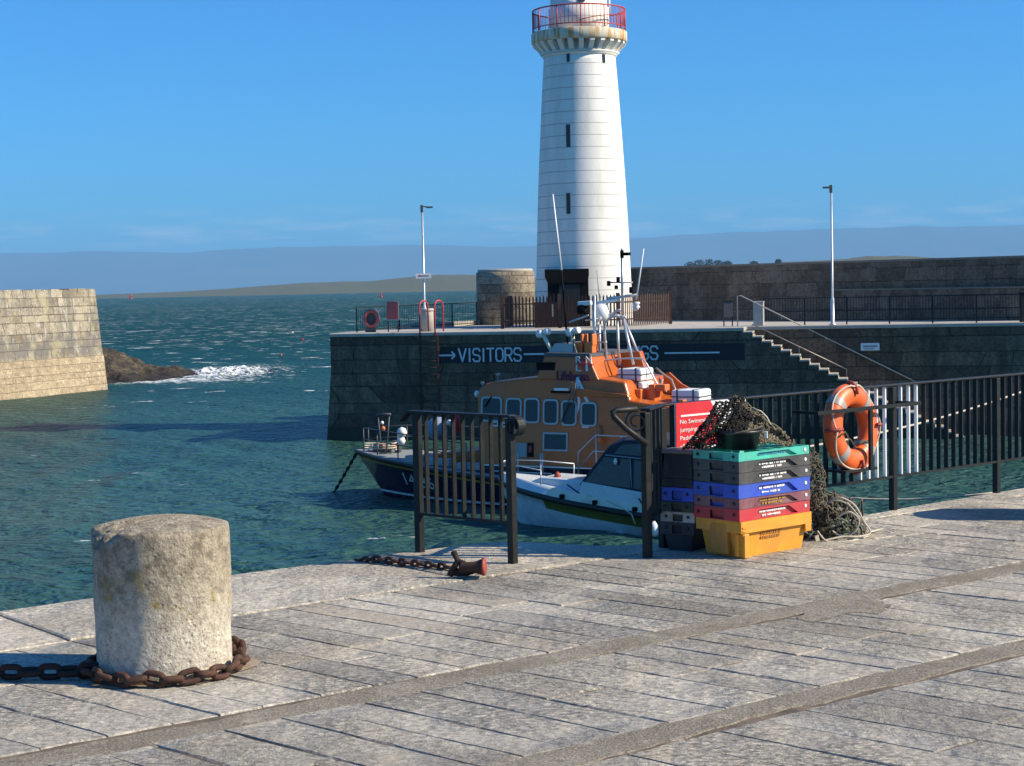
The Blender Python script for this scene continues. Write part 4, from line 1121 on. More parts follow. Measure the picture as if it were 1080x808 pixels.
for px, py, w_ in ((522, 447, .26), (533, 448, .24), (617.5, 448.5, .22)):
    c = lb(px, py, -WH(2.7)); mb = MB(); plate(mb, [(c.x - w_ / 2, c.z + .08), (c.x + w_ / 2, c.z + .08), (c.x + w_ / 2, c.z - .08), (c.x - w_ / 2, c.z - .08)], -.01, .02); pl_ = mb.build('name_plate', M['white_lettering'], LB)
    mb = MB(); plate(mb, [(c.x - w_ / 2 + .05, c.z + .03), (c.x + w_ / 2 - .05, c.z + .03), (c.x + w_ / 2 - .05, c.z - .03), (c.x - w_ / 2 + .05, c.z - .03)], .008, .008); mb.build('print', M['navy'], pl_)
# writing: emblem, name of service on the cockpit side, number on the bow
def ucp(px, py): return lb(px, py, -1.70)
mb = MB(); o0 = ucp(588, 400); o1 = ucp(622, 397)
put_text(mb, 'Lifeboats', (o0.x, -1.755, o0.z - .03), (1, 0, -.02), (0, 0, 1), (0, -1, 0), o1.x - o0.x, .30, .02); mb.build('lettering', M['purple_print'], up)
mb = MB(); e0, e1 = ucp(605.5, 378.5), ucp(624.5, 391.5)
ew, eh = e1.x - e0.x, e0.z - e1.z
mb.box(((e0.x + e1.x) / 2, -1.63, (e0.z + e1.z) / 2), (ew, .14, .055)); mb.box(((e0.x + e1.x) / 2, -1.63, (e0.z + e1.z) / 2), (.055, .138, eh)); em = mb.build('emblem_cross', M['red_sign'], up)
for ch, i, j in (('R', 0, 1), ('N', 1, 1), ('L', 0, 0), ('I', 1, 0)):
    mb = MB(); x = e0.x + (.06 if i == 0 else ew * .5 + .09); z = e1.z + (eh * .5 + .06 if j else .0)
    put_text(mb, ch, (x, -1.70, z), (1, 0, 0), (0, 0, 1), (0, -1, 0), .19 if ch != 'I' else .07, .20, .015); mb.build('letter', M['white_lettering'], em)
mb = MB()
def hside(x, z):
    s = None
    # outermost hull point at this height (linear between rows)
    best = None
    for r in range(len(rows) - 1):
        def at(rw):
            xs, fb, fz = rw; s_ = max(0, (x - xs) / (XE - xs)); return fb(s_), fz(s_)
        (b0_, z0_), (b1_, z1_) = at(rows[r]), at(rows[r + 1])
        if z0_ <= z <= z1_: best = b0_ + (b1_ - b0_) * (z - z0_) / max(1e-6, z1_ - z0_); break
    return -(best if best is not None else 2.2)
xa_, xb_, z0_, z1_ = 1.72, 3.15, .50, .92
v_, f_x, x0_, x1_, y0_, y1_ = text_geo('14-36', .05)
vs = []
for p in v_:
    x = xa_ + (p[0] - x0_) / (x1_ - x0_) * (xb_ - xa_); z = z0_ + (p[1] - y0_) / (y1_ - y0_) * (z1_ - z0_) - .05 * (x - xa_)
    vs.append((x, hside(x, z) - .012 - .01 * (p[2] > 0), z))
mb.add(vs, f_x); mb.build('bow_number', M['white_lettering'], LB)
# bow: rails, windlass gear, coiled floats
def rails(name, segs, r, mat, parent, n=6):
    mb = MB()
    for s_ in segs: mb.tube(s_, r, n)
    return mb.build(name, mat, parent)
def dz_(x): return dk((x + 1) / 14.4)
br = []
for sg in (-1, 1):
    pts = [(-.55, sg * .15, dz_(-.5) + .75), (.5, sg * .95, dz_(.5) + .82), (1.7, sg * 1.6, dz_(1.7) + .85), (3.0, sg * 2.0, dz_(3) + .85), (4.6, sg * 2.2, dz_(4.6) + .85)]
    br.append(pts); br.append([(x, y, z - .38) for x, y, z in pts])
    for x, y, z in pts: br.append([(x, y, z), (x, y, dz_(x) - .05)])
rails('bow_rail', br, .02, M['grey_dark'], LB)
mb = MB(); mb.box((.1, 0, dz_(.1) + .12), (.5, .5, .3)); mb.lathe([(.12, 0), (.12, .3), (.2, .33), (.2, .38)], 12, (.65, .1, dz_(.6))); mb.build('windlass', M['grey_dark'], LB, bevel=.02)
for px, py, r, mt in ((424, 456, .17, 'white'), (423, 465, .15, 'white'), (404, 452, .08, 'orange_bright'), (403, 446, .06, 'white'), (474, 446, .10, 'white')):
    c = lb(px, py, -.9); mb = MB(); mb.lathe([(.01, -r), (r * .7, -r * .7), (r, 0), (r * .7, r * .75), (.02, r)], 12, c); mb.build('float', M[mt], LB)
c = lb(480.5, 447, -1.0); mb = MB(); mb.lathe([(.13, -.3), (.13, .28), (.05, .32)], 12, c); mb.build('fender', M['red_sign'], LB)
c = lb(460, 452, -1.0); mb = MB(); mb.lathe([(.05, -.35), (.3, -.2), (.36, .05), (.25, .3), (.02, .42)], 16, c, ax=(.5, 0, .86)); mb.build('dinghy_cover', plain('blue_grey_cover', (.2, .27, .38), .7), LB)
for i in range(5):
    c = lb(392 + i * 6, 470 + (i % 2), -.3); mb = MB(); mb.lathe([(.03, -.1), (.06, .0), (.02, .09)], 8, c); mb.build('deck_fitting', M['orange_bright'] if i in (2, 4) else M['grey'], LB)
c = lb(404, 447, -.6); mb = MB(); mb.tube([(c.x - .25, c.y, c.z + .3), (c.x + .3, c.y, c.z + .32)], .05, 6)
for sx in (-.2, .25): mb.tube([(c.x + sx, c.y, c.z + .3), (c.x + sx * .4, c.y, dz_(c.x))], .025, 6)
mb.build('anchor_davit', M['grey_dark'], LB)
mb = MB(); a = Vector((.2, -.3, dz_(0) + .05)); mb.tube([a + Vector((.6 * math.cos(t), .35 * math.sin(t), .03 + .012 * t)) for t in [i * .4 for i in range(50)]], .022, 5); mb.build('coiled_line', M['rope'], LB)
# foredeck trunk and side deck boxes
mb = MB(); mb.prism([(2.6, 1.0), (2.9, 1.55), (4.95, 1.75), (4.95, .9)], (0, 0, 0), (1, 0, 0), (0, 0, 1), (0, 1, 0), -1.25, 1.25); mb.build('foredeck_trunk', M['orange'], LB, bevel=.05)
for x0_, wd in ((2.5, .6), (3.4, .9), (4.6, .9)):
    mb = MB(); mb.box((x0_, -1.9 + .1 * (4 - x0_) * .4, dz_(x0_) + .12), (wd, .3, .22)); mb.build('deck_locker', M['grey'], LB, bevel=.02)
# stanchions and side rails
segs = []
for Xs, Xt in ((5.9, 8.6),):
    pass
pa, pb2, pc, pd = lb(610, 498, -2.15), lb(610, 477, -2.15), lb(628.5, 459, -2.15), lb(676, 461, -2.15)
segs.append([(pa.x, -2.15, dz_(pa.x)), (pb2.x, -2.15, pb2.z), (pc.x, -2.15, pc.z), (pd.x, -2.15, pd.z), (pd.x + 2.2, -2.15, pd.z + .02)])
pe = lb(612, 492, -2.15); pf = lb(626, 476, -2.15)
segs.append([(pe.x, -2.15, pe.z), (pf.x, -2.15, pf.z), (pd.x + 2.2, -2.15, pf.z)])
for px in (628.5, 655, 690): q = lb(px, 460, -2.15); segs.append([(q.x, -2.15, q.z), (q.x, -2.15, dz_(q.x))])
for px in (546, 570, 572): q = lb(px, 478, -2.25); segs.append([(q.x, -2.25, q.z), (q.x, -2.25, dz_(q.x))])
segs.append([(5.6, -2.25, 1.18), (7.6, -2.25, 1.16)])
rails('side_rail', segs, .024, M['galv'], LB)
# funnel shaped horn, tripod of pale lines hung with floats, wiper, lamps on the roof
c = lb(606, 400, -1.55); mb = MB(); mb.lathe([(.17, -.1), (.15, -.06), (.05, .04), (.03, .3)], 12, c); mb.build('loudhailer', M['white'], LB)
mb = MB(); q = [lb(*p, -1.75) for p in ((609, 398), (616, 415), (627, 440), (633, 452))]; mb.tube([tuple(p) for p in q], .055, 6)
q = [lb(*p, -1.75) for p in ((609, 400), (611, 425), (609, 440))]; mb.tube([tuple(p) for p in q], .05, 6); mb.build('furled_canopy', M['white'], LB)
mb = MB()
for pts in (((606, 404), (592, 445)), ((607, 404), (604, 430)), ((632, 448), (635, 455), (632, 462))):
    mb.tube([tuple(lb(*p, -1.9)) for p in pts], .02, 5)
mb.build('lanyard', M['grey_dark'], LB)
c = lb(632, 464, -2.1); mb = MB(); mb.lathe([(.02, -.12), (.09, -.03), (.07, .08), (.02, .12)], 10, c); mb.build('float', M['orange_bright'], LB)
mb = MB(); c = lb(594, 410.5, -1.72); mb.box((c.x, c.y - .1, c.z), (.5, .1, .08)); mb.build('strip_lamp', M['white'], LB, bevel=.01)
mb = MB(); c = lb(594, 412.5, -1.72); mb.box((c.x - .05, c.y - .08, c.z - .02), (.62, .12, .07)); mb.build('lamp_base', M['black'], LB)
mb = MB(); c = lb(516, 424, -WH(3.2)); mb.tube([(c.x + .1, -WH(3.4) - .05, c.z + .18), (c.x - .12, -WH(3.1) - .06, c.z - .14)], .02, 5); mb.build('wiper', M['black'], LB)
mb = MB(); c = lb(503, 415.5, -1.6); mb.lathe([(.05, -.1), (.09, 0), (.05, .1)], 10, c); mb.build('corner_lamp', M['white'], LB)
for px, py in ((509, 406), (525, 397)):
    c = lb(px, py, -1.2); mb = MB(); mb.tube([(c.x, c.y, c.z - .18), (c.x, c.y, c.z + .1)], .018, 5); mb.box((c.x, c.y, c.z + .06), (.1, .07, .07)); mb.build('roof_light', M['grey'], LB)
# searchlights on posts at the cockpit
for px, pyt in ((572.5, 352), (604, 350.5)):
    c = lb(px, pyt, -1.0); mb = MB(); mb.tube([(c.x + .35 if px < 580 else c.x, c.y, 4.75), (c.x, c.y, c.z)], .06, 6); sl = mb.build('searchlight_post', M['cream'], LB)
    mb = MB(); mb.lathe([(.13, -.12), (.14, .02), (.12, .08)], 12, (c.x - .06, c.y, c.z), ax=(1, -.3, .1)); mb.lathe([(.10, -.1), (.11, .02), (.09, .08)], 12, (c.x + .16, c.y, c.z + .06), ax=(1, -.3, .1)); mb.build('searchlight', M['white'], sl)
# mast, arch and aerials
Y0 = 0.0
def mp(px, py, y=Y0): return tuple(lb(px, py, y))
segs = [[mp(656, 262), mp(656.5, 335)], [mp(656.5, 333), mp(668, 384, -.5)], [mp(656.5, 333, .3), mp(676, 380, .3)], [mp(651, 338), mp(653, 385)]]
mb = MB()
for s_ in segs: mb.tube(s_, .045, 8)
mast = mb.build('mast', M['galv'], LB)
mb = MB()
for pts, y in ((((627, 312), (627, 385)), -.7), (((653, 333), (645, 334), (638, 340), (637.5, 350), (641, 395)), -.55), (((632, 342), (633, 380)), .4), (((634, 335), (628, 341), (626.5, 350)), -.6), (((645, 331), (640, 336), (650, 328), (655, 327)), .1),
               (((648, 330), (656, 336), (660, 334)), -.2)):
    mb.tube([mp(*p, y) for p in pts], .045, 8)
mb.tube([mp(626, 361, -.6), mp(640, 361, -.55)], .03, 6); mb.tube([mp(626, 352, -.6), mp(634, 352, -.55)], .03, 6); mb.tube([mp(626, 371, -.6), mp(640, 371, -.55)], .03, 6)
mb.tube([mp(626, 362, -.7), mp(625, 372, -.7), mp(630, 381, -.7), mp(660, 378, -.7), mp(677, 378, -.6), mp(682, 384, -.6), mp(692, 403, -.6), mp(697, 411, -.6), mp(703, 413, -.6)], .03, 6)
mb.build('arch', M['galv'], LB)
mb = MB(); mb.tube([mp(642, 298), mp(667, 298)], .025, 6); mb.tube([mp(640, 315), mp(672, 311)], .05, 6); mb.build('crosstree', M['galv'], mast)
for px, py, hh in ((656, 268, .3), (642, 299, .2), (652, 295, .22), (665.5, 306, .25), (650, 303, .15)):
    c = mp(px, py, -.05); mb = MB(); mb.box(c, (.10, .10, hh * .8)); mb.build('nav_lamp', M['black'], mast, bevel=.02)
c = mp(657.5, 268, -.1); mb = MB(); mb.box((c[0] + .12, c[1], c[2]), (.2, .12, .1)); mb.build('nav_lamp', M['black'], mast)
def barbox(name, p, q, h, d, mat, par):
    p, q = Vector(p), Vector(q); mb = MB(); mb.bar(p, q, d, h); return mb.build(name, mat, par, bevel=.03)
barbox('radar_scanner', mp(610, 320.5, -.6), mp(624, 319.5, -.6), .14, .16, M['white'], LB)
barbox('radar_scanner', mp(630, 319.5), mp(654, 316), .10, .16, M['white'], LB)
c = mp(634, 329, -.3); mb = MB(); mb.lathe([(.1, -.28), (.24, -.24), (.27, .0), (.22, .2), (.05, .27)], 16, c); mb.build('radome', M['white'], LB)
c = mp(614, 327, -.6); mb = MB(); mb.lathe([(.16, -.12), (.18, .08), (.1, .16)], 14, c); mb.build('radar_base', M['black'], LB)
barbox('spreader', mp(600, 340, -.7), mp(621, 332.5, -.7), .06, .06, M['galv'], LB); barbox('spreader', mp(617, 338, -.6), mp(630, 336, -.6), .05, .05, M['galv'], LB)
for px, py in ((671, 325), (671, 321)):
    c = mp(px, py); mb = MB(); mb.lathe([(.06, -.1), (.09, 0), (.03, .12)], 10, c, ax=(.8, 0, .4)); mb.build('horn', M['white'], mast)
mb = MB(); mb.tube([mp(583, 205, -.6), mp(592, 285, -.6)], [.022, .035], 6); an = mb.build('whip_aerial', M['white'], LB)
mb = MB(); mb.tube([mp(592, 285, -.6), mp(600.5, 385, -.6)], .032, 6); mb.build('aerial_base', M['black'], an)
mb = MB(); mb.tube([mp(679, 262), mp(671, 316)], [.015, .03], 6); mb.build('whip_aerial', M['white'], LB)
mb = MB(); mb.tube([mp(629.5, 285), mp(632.5, 318)], [.012, .018], 6); mb.build('whip_aerial', M['grey'], LB)
mb = MB(); mb.tube([mp(604.5, 350, -1.0), mp(606, 400, -1.5)], .018, 5); mb.build('aerial_lead', M['black'], LB)
# white liferaft canisters with straps
def canister(x, y, z, lx, ly, lz):
    mb = MB(); mb.box((x, y, z), (lx, ly, lz)); o = mb.build('liferaft', M['white'], LB, bevel=.07)
    mb = MB(); mb.box((x, y, z), (lx + .03, ly + .03, .03))
    mb.box((x - lx * .28, y, z), (.05, ly + .025, lz + .025)); mb.box((x + lx * .28, y, z), (.05, ly + .025, lz + .025))
    mb.build('strap', M['grey_dark'], o)
p, q = lb(651, 389, -1.0), lb(677, 407, -1.0)
canister((p.x + q.x) / 2, -.55, p.z - .18, .82, 1.0, .38)
canister((p.x + q.x) / 2 + .05, -.55, p.z - .60, .78, .9, .40)
p, q = lb(706, 411, -1.0), lb(738, 424, -1.0)
canister((p.x + q.x) / 2, -.45, p.z - .22, q.x - p.x - .05, 1.0, .42)
mb = MB(); mb.box(((p.x + q.x) / 2, -.45, p.z - .9), (1.0, 1.1, .9)); mb.build('liferaft_cradle', M['grey_dark'], LB)
# orange fittings of the after deck that stand in the sun
for px, py, w_, d_, h_ in ((672, 416, .55, .9, .36), (689, 414, .22, .5, .5), (697, 409, .35, .4, .2)):
    c = lb(px, py, -.9); mb = MB(); mb.box((c.x, -.8, c.z), (w_, d_, h_)); mb.build('deck_box', M['orange_bright'], LB, bevel=.03)
mb = MB(); c = lb(705.5, 460, -1.9); mb.box((11.72, -1.75, 2.45), (.16, .3, 2.0)); mb.lathe([(.11, -.3), (.12, .2), (.16, .24), (.16, .34), (.05, .4)], 12, (11.85, -1.95, 2.2)); mb.build('sunlit_strip_post', M['orange_bright'], LB, bevel=.02)  # brighter orange post stands for the sunlit strip of the after bulkhead
mb = MB(); mb.prism([(10.0, 3.3), (10.0, 4.05), (10.2, 4.1), (10.6, 3.75), (10.9, 3.6), (10.9, 3.2)], (0, 0, 0), (1, 0, 0), (0, 0, 1), (0, 1, 0), .9, 1.0); mb.build('bulwark', M['orange'], LB)
mb = MB(); mb.prism([(8.9, 4.05), (8.85, 4.75), (9.5, 4.8), (9.75, 4.0)], (0, 0, 0), (1, 0, 0), (0, 0, 1), (0, 1, 0), .2, .5); mb.build('mast_step', M['orange'], LB, bevel=.03)
mb = MB(); mb.tube([mp(692, 388, .3), mp(700, 395, .3), mp(708, 400, .0), mp(716, 420, -.2), mp(718, 426, -.2)], .03, 6); mb.tube([mp(682, 388, .5), mp(685, 403, .5), mp(694, 413, .3), mp(699, 400, .3)], .03, 6); mb.build('after_rail', M['pale_rail'], LB)
# mooring chain off the bow
A_, B_ = wmat(LB) @ Vector((-.98, 0, 1.3)), G(349, 518.5, SEA)
def chain(name, pts, ln, wd, r, mat, parent=None, jitter=0.0, twist0=0, base=None):
    """row of real links along a polyline"""
    pts = [Vector(p) for p in pts]; d = [0]
    for a, b in zip(pts, pts[1:]): d.append(d[-1] + (b - a).length)
    pitch = ln - 2 * r * 1.15; n = max(1, int(d[-1] / pitch)); mb = MB()
    def P(s):
        for i in range(len(d) - 1):
            if s <= d[i + 1] or i == len(d) - 2:
                return pts[i] + (pts[i + 1] - pts[i]) * ((s - d[i]) / max(1e-6, d[i + 1] - d[i]))
    for i in range(n):
        a, b = P(i * pitch), P(min(d[-1], (i + 1) * pitch)); t = (b - a).normalized(); c = (a + b) / 2
        s1 = t.cross(Vector((0, 0, 1)))
        if s1.length < .05: s1 = t.cross(Vector((1, 0, 0)))
        s1.normalize(); s2 = s1.cross(t)
        ang = (R(18) if (i + twist0) % 2 else R(105)) + rnd.uniform(-jitter, jitter)
        w_ = s1 * math.cos(ang) + s2 * math.sin(ang)
        hl = ln / 2 - wd / 2; hw = wd / 2 - r; loop = []
        for k in range(7): th = -math.pi / 2 + math.pi * k / 6; loop.append(c + t * (hl + hw * math.cos(th)) + w_ * hw * math.sin(th))
        for k in range(7): th = math.pi / 2 + math.pi * k / 6; loop.append(c + t * (-hl + hw * math.cos(th)) + w_ * hw * math.sin(th))
        mb.tube(loop, r, 7, True)
    return mb.build(name, mat, parent, world=parent is not None)
mc = chain('mooring_chain', [A_, A_ + (B_ - A_) * .5 + Vector((0, 0, -.12)), B_ + Vector((0, 0, -.2))], .20, .12, .03, M['dark_rust'])
tag(mc, 'dark mooring chain dropping from the lifeboat bow into the water', 'chain')

# ================================================================== SMALL MOTORBOAT
SA = math.atan2(-.527, .85)
SB = thing('motorboat', 'small pale motorboat with a dark canvas hood moored in front of the lifeboat', 'motorboat', (-.35, 50.1, SEA), SA)
SINV = wmat(SB).inverted()
def sb(px, py, Y):
    n = wmat(SB).to_3x3() @ Vector((0, 1, 0)); o = wmat(SB) @ Vector((0, Y, 0))
    return SINV @ PL(px, py, o, n)
sx = lerp([(0, 1.22), (.25, 1.05), (.5, .86), (.75, .69), (1, .55)])
def fl(k, p, ln=.55): return lambda s: k * (1 - (1 - min(s / ln, 1)) ** p)
rows = [(.9, fl(.15, 1.5), lambda s: -.5), (.55, fl(.9, 1.5), lambda s: -.02 - .08 * s), (.3, fl(1.0, 1.8), lambda s: .28 - .1 * s), (.05, fl(1.1, 2.1), lambda s: sx(s) - .42), (-.05, fl(1.15, 2.3), lambda s: sx(s) - .17),
        (-.10, fl(1.2, 2.4), lambda s: sx(s) - .16), (-.13, fl(1.22, 2.4), lambda s: sx(s) - .03), (-.12, fl(1.14, 2.4), lambda s: sx(s)), (-.10, fl(1.11, 2.4), lambda s: sx(s) + .15), (-.02, fl(.98, 2.4), lambda s: sx(s) + .22)]
mb = MB(); g = hull_loft(rows, 30, 6.3, [0, 0, 0, 0, 1, 1, 1, 0, 0], mb)
deck_from(g, 9, 30, mb, 0, -.01)
# olive band below the strake from a quarter of the way aft
for fi, f in enumerate(mb.f[:]):
    if len(f) == 4:
        c = Vector((0, 0, 0))
        for i in f: c += Vector(mb.v[i]) / 4
        if mb.mi[fi] == 0 and c.x > 2.1:
            s_ = (c.x + .1) / 6.4
            if sx(s_) - .40 < c.z < sx(s_) - .19 and abs(c.y) > .8: mb.mi[fi] = 2
            if sx(s_) + .01 < c.z < sx(s_) + .19 and abs(c.y) > .85: mb.mi[fi] = 3
mb.build('hull', [M['hull_white'], M['navy_dark'], M['olive'], M['cream']], SB)
for x in (2.7, 3.75, 5.0):
    mb = MB(); s_ = (x + .1) / 6.4; mb.box((x, -1.15, sx(s_) + .07), (.14, .1, .12)); mb.build('gunwale_clip', M['black'], SB, bevel=.02)
# coachroof
mb = MB(); mb.prism([(1.1, 1.2), (1.7, 1.42), (3.2, 1.38), (3.4, 1.1), (3.3, .8), (1.0, 1.0)], (0, 0, 0), (1, 0, 0), (0, 0, 1), (0, 1, 0), -.62, .62); mb.build('coachroof', M['hull_white'], SB, bevel=.06)
mb = MB()
mb.prism([(3.15, 1.0), (6.25, .68), (6.25, 1.06), (3.25, 1.40)], (0, 0, 0), (1, 0, 0), (0, 0, 1), (0, 1, 0), -1.0, -.94); mb.prism([(3.15, 1.0), (6.25, .68), (6.25, 1.06), (3.25, 1.40)], (0, 0, 0), (1, 0, 0), (0, 0, 1), (0, 1, 0), .94, 1.0); mb.build('cockpit_side', M['hull_white'], SB, bevel=.02)
# canvas hood with clear panels
hp = [(3.12, 1.30), (3.92, 2.28), (4.12, 2.42), (4.5, 2.58), (5.3, 2.62), (6.05, 2.45), (6.2, 1.1)]
k = len(hp); mb = MB(); vs = []
for sgn, wf in ((-1, 1), (-1, .72), (1, .72), (1, 1)):
    for i, (x, z) in enumerate(hp):
        hw = .93 - .16 * max(0, (z - 1.2) / 1.4) ; dz2 = (.10 if wf < 1 and 0 < i < k - 1 else 0)
        vs.append((x, sgn * hw * wf, z + dz2))
fs = [tuple(range(k)), tuple(range(4 * k - 1, 3 * k - 1, -1))]
for r in range(3):
    for i in range(k - 1): fs.append((r * k + i + 1, r * k + i, (r + 1) * k + i, (r + 1) * k + i + 1))
mb.add(vs, fs); hood = mb.build('hood', M['canvas'], SB, bevel=.03)
def hoodpt(x, z, off=.012): return (x, -(.93 - .16 * max(0, (z - 1.2) / 1.4)) - off, z)
def hplate(mb, loop, th=.012):
    k = len(loop); vs = [hoodpt(x, z, .0) for x, z in loop] + [hoodpt(x, z, th + .004) for x, z in loop]
    mb.add(vs, [tuple(range(k)), tuple(range(2 * k - 1, k - 1, -1))] + [(i, k + i, k + (i + 1) % k, (i + 1) % k) for i in range(k)])
for loop in ([(3.30, 1.38), (3.92, 2.10), (4.75, 2.06), (4.75, 1.28)], [(4.85, 1.27), (4.85, 2.05), (6.05, 1.98), (6.1, 1.18)], [(4.2, 2.2), (4.45, 2.47), (5.2, 2.5), (5.2, 2.16)], [(5.3, 2.15), (5.3, 2.5), (5.9, 2.38), (6.05, 2.1)]):
    mb = MB(); hplate(mb, loop); mb.build('hood_window', M['vinyl'], hood)
mb = MB(); mb.tube([hoodpt(3.95, 2.16, .03), hoodpt(6.1, 2.04, .03)], .018, 5); mb.tube([hoodpt(4.8, 1.3, .02), hoodpt(4.72, 2.1, .02)], .015, 5); mb.build('hood_frame', M['grey'], hood)
c = sb(649, 487, -.95); mb = MB(); mb.lathe([(.03, -.08), (.06, 0), (.02, .1)], 8, c); mb.build('cleat', M['white'], SB)
# bow rail, cleats, ropes
segs = []
for sg in (-1, 1):
    pts = [(.15, sg * .25, 1.78), (.9, sg * .72, 1.74), (1.9, sg * .95, 1.66)]
    segs.append(pts)
    for x, y, z in pts: segs.append([(x, y, z), (x, y, 1.25)])
segs.append([(.15, -.25, 1.78), (.15, .25, 1.78)])
rails('pulpit', segs, .018, M['galv'], SB)
c = sb(588, 502, -.3); mb = MB(); mb.lathe([(.05, -.12), (.11, 0), (.04, .12)], 10, c); mb.build('foredeck_lamp', M['red_rust'], SB)
mb = MB(); mb.tube([tuple(sb(*p, -.99)) for p in ((598, 511), (612, 521), (630, 527), (648, 530))], .02, 5); mb.build('dark_line', M['black'], SB)
mb = MB(); mb.tube([tuple(sb(*p, -1.26)) for p in ((640, 528), (655, 535), (666, 542), (670, 553))], .018, 5); mb.build('loose_line', M['rope'], SB)
c = sb(690, 559, -1.3); mb = MB(); mb.lathe([(.02, -.2), (.12, -.1), (.13, .12), (.03, .24)], 12, c); mb.build('fender', M['white'], SB)
mb = MB(); c0, c1 = sb(672.5, 528.5, -1.02), sb(690, 528.5, -1.02)
put_text(mb, 'VA', (c0.x, -1.006, c0.z - .11), (1, 0, -.08), (0, 0, 1), (0, -1, 0), c1.x - c0.x + .12, .19, .012); mb.build('name', M['navy_dark'], SB)

# ================================================================== QUAYSIDE RAILINGS
A1 = G(443, 583); A2 = G(541, 595)
gt = (A2 - A1); gt.z = 0; gl = gt.length; ga = math.atan2(gt.y, gt.x)
gate = thing('railing_panel', 'short black iron railing panel standing alone left of the gap in the railing', 'railing', A1, ga)
ginv = wmat(gate).inverted()
def gp_(px, py): return ginv @ PL(px, py, A1, (-gt.y, gt.x))
zt1 = gp_(443, 434).z; zt2 = gp_(541, 439.5).z; GH = (zt1 + zt2) / 2; GB = (gp_(443, 543).z + gp_(541, 550).z) / 2
for x in (0, gl):
    mb = MB(); mb.box((x, 0, GH / 2 - .01), (.055, .055, GH - .02)); mb.build('post', M['black_iron'], gate, bevel=.004)
mb = MB(); mb.box((gl / 2 - .02, 0, GH), (gl + .10, .075, .018)); mb.bar((-.07, 0, GH + .001), (-.155, 0, GH - .075), .06, .018, up=(0, 0, 1)); mb.build('handrail', M['black_iron'], gate, bevel=.004)
mb = MB(); mb.box((gl / 2, 0, GB), (gl - .055, .045, .02)); mb.build('bottom_rail', M['black_iron'], gate)
for i in range(1, 10):
    x = gl * i / 10; mb = MB(); mb.box((x, 0, (GH + GB) / 2 - .002), (.014, .036, GH - GB - .018), rz=R(0)); mb.build('picket', M['black_iron'], gate)
def scroll(mb, c, ax, sgn, r0=.075, r1=.03, turns=1.4, wd=.06, th=.012, start=90):
    n = 30; vs = []; ax = Vector(ax); nn = ax.cross(Vector((0, 0, 1)))
    prev = None
    for i in range(n):
        q0_, q1_ = i / n, (i + 1) / n
        def P(q):
            a = R(start) - 2 * math.pi * turns * q; r = r0 + (r1 - r0) * q
            return Vector(c) + ax * sgn * r * math.cos(a) + Vector((0, 0, r * math.sin(a)))
        a, b = P(q0_), P(q1_)
        mb.bar(a, b + (b - a) * .1, wd, th, up=(b - a).cross(nn))
mb = MB(); scroll(mb, (gl + .045, 0, GH - .075), (1, 0, 0), 1, .075, .035, 1.3, .075); mb.build('scroll', M['black_iron'], gate)

B1 = G(683, 588); B2 = G(942, 538); B3 = G(1051, 520)
dirn = (B3 - B2); dirn.z = 0; rt = dirn.normalized()
BP = B1.copy(); RET = B2 + rt * ((1.12 - B2.x) / rt.x); RET.z = 0; B1 = RET; rn = Vector((rt.y, -rt.x, 0)); ra = math.atan2(rt.y, rt.x)
rail = thing('quay_railing', 'long black iron railing on the quay edge carrying the orange lifebuoy', 'railing', B1, ra)
rinv = wmat(rail).inverted()
def rp(px, py, off=0.0):
    return rinv @ PL(px, py, B1 - rn * -off if False else B1 + rn * off, rn)
RH = (rp(942, 405).z + rp(1051, 397.5).z + rp(1079, 394).z) / 3
RB = (rp(942, 502).z + rp(1051, 487).z) / 2
x2 = rp(942, 520).x; x3 = rp(1051, 500).x; span = x3 - x2
posts = [0, x2, x3, x3 + span, x3 + 2 * span, x3 + 3 * span]
Lr = posts[-1]
ret = rinv @ Vector((BP.x, BP.y, 0))
mb = MB(); mb.box((ret.x, ret.y, RH / 2 - .01), (.055, .055, RH - .02)); mb.build('post', M['black_iron'], rail, bevel=.004)
mb = MB(); mb.bar((ret.x, ret.y, RH), (0, 0, RH + .001), .075, .018); mb.build('handrail', M['black_iron'], rail, bevel=.004)
mb = MB(); mb.bar((ret.x, ret.y, RB), (0, 0, RB), .045, .02); mb.build('bottom_rail', M['black_iron'], rail)
for k in (1, 2, 3):
    mb = MB(); q_ = ret * (1 - k / 4); mb.box((q_.x, q_.y, (RH + RB) / 2 - .002), (.014, .042, RH - RB - .018)); mb.build('picket', M['black_iron'], rail)
for x in posts:
    mb = MB(); mb.box((x, 0, RH / 2 - .01), (.055, .055, RH - .02)); mb.build('post', M['black_iron'], rail, bevel=.004)
mb = MB(); mb.box((Lr / 2, 0, RH), (Lr + .06, .075, .018)); mb.build('handrail', M['black_iron'], rail, bevel=.004)
mb = MB(); mb.box((Lr / 2, 0, RB), (Lr, .045, .02)); mb.build('bottom_rail', M['black_iron'], rail)
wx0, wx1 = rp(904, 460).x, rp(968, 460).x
nw = 0
for a, b in zip(posts, posts[1:]):
    k = max(2, round((b - a) / .112))
    for i in range(1, k):
        x = a + (b - a) * i / k; white = wx0 < x < wx1  # a short run of pickets is white, the rest black
        mb = MB(); mb.box((x, 0, (RH + RB) / 2 - .002), (.014, .042, RH - RB - .018))
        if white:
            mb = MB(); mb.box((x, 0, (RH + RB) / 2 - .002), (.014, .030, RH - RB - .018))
        if white: tag(mb.build('picket', M['white_iron'], rail), 'white picket')
        else: mb.build('picket', M['black_iron'], rail)
mb = MB(); scroll(mb, (ret.x - .05, ret.y + .045, RH - .085), Vector((-.756, .656, 0)), 1, .085, .03, 1.5, .075); mb.build('scroll', M['black_iron'], rail)
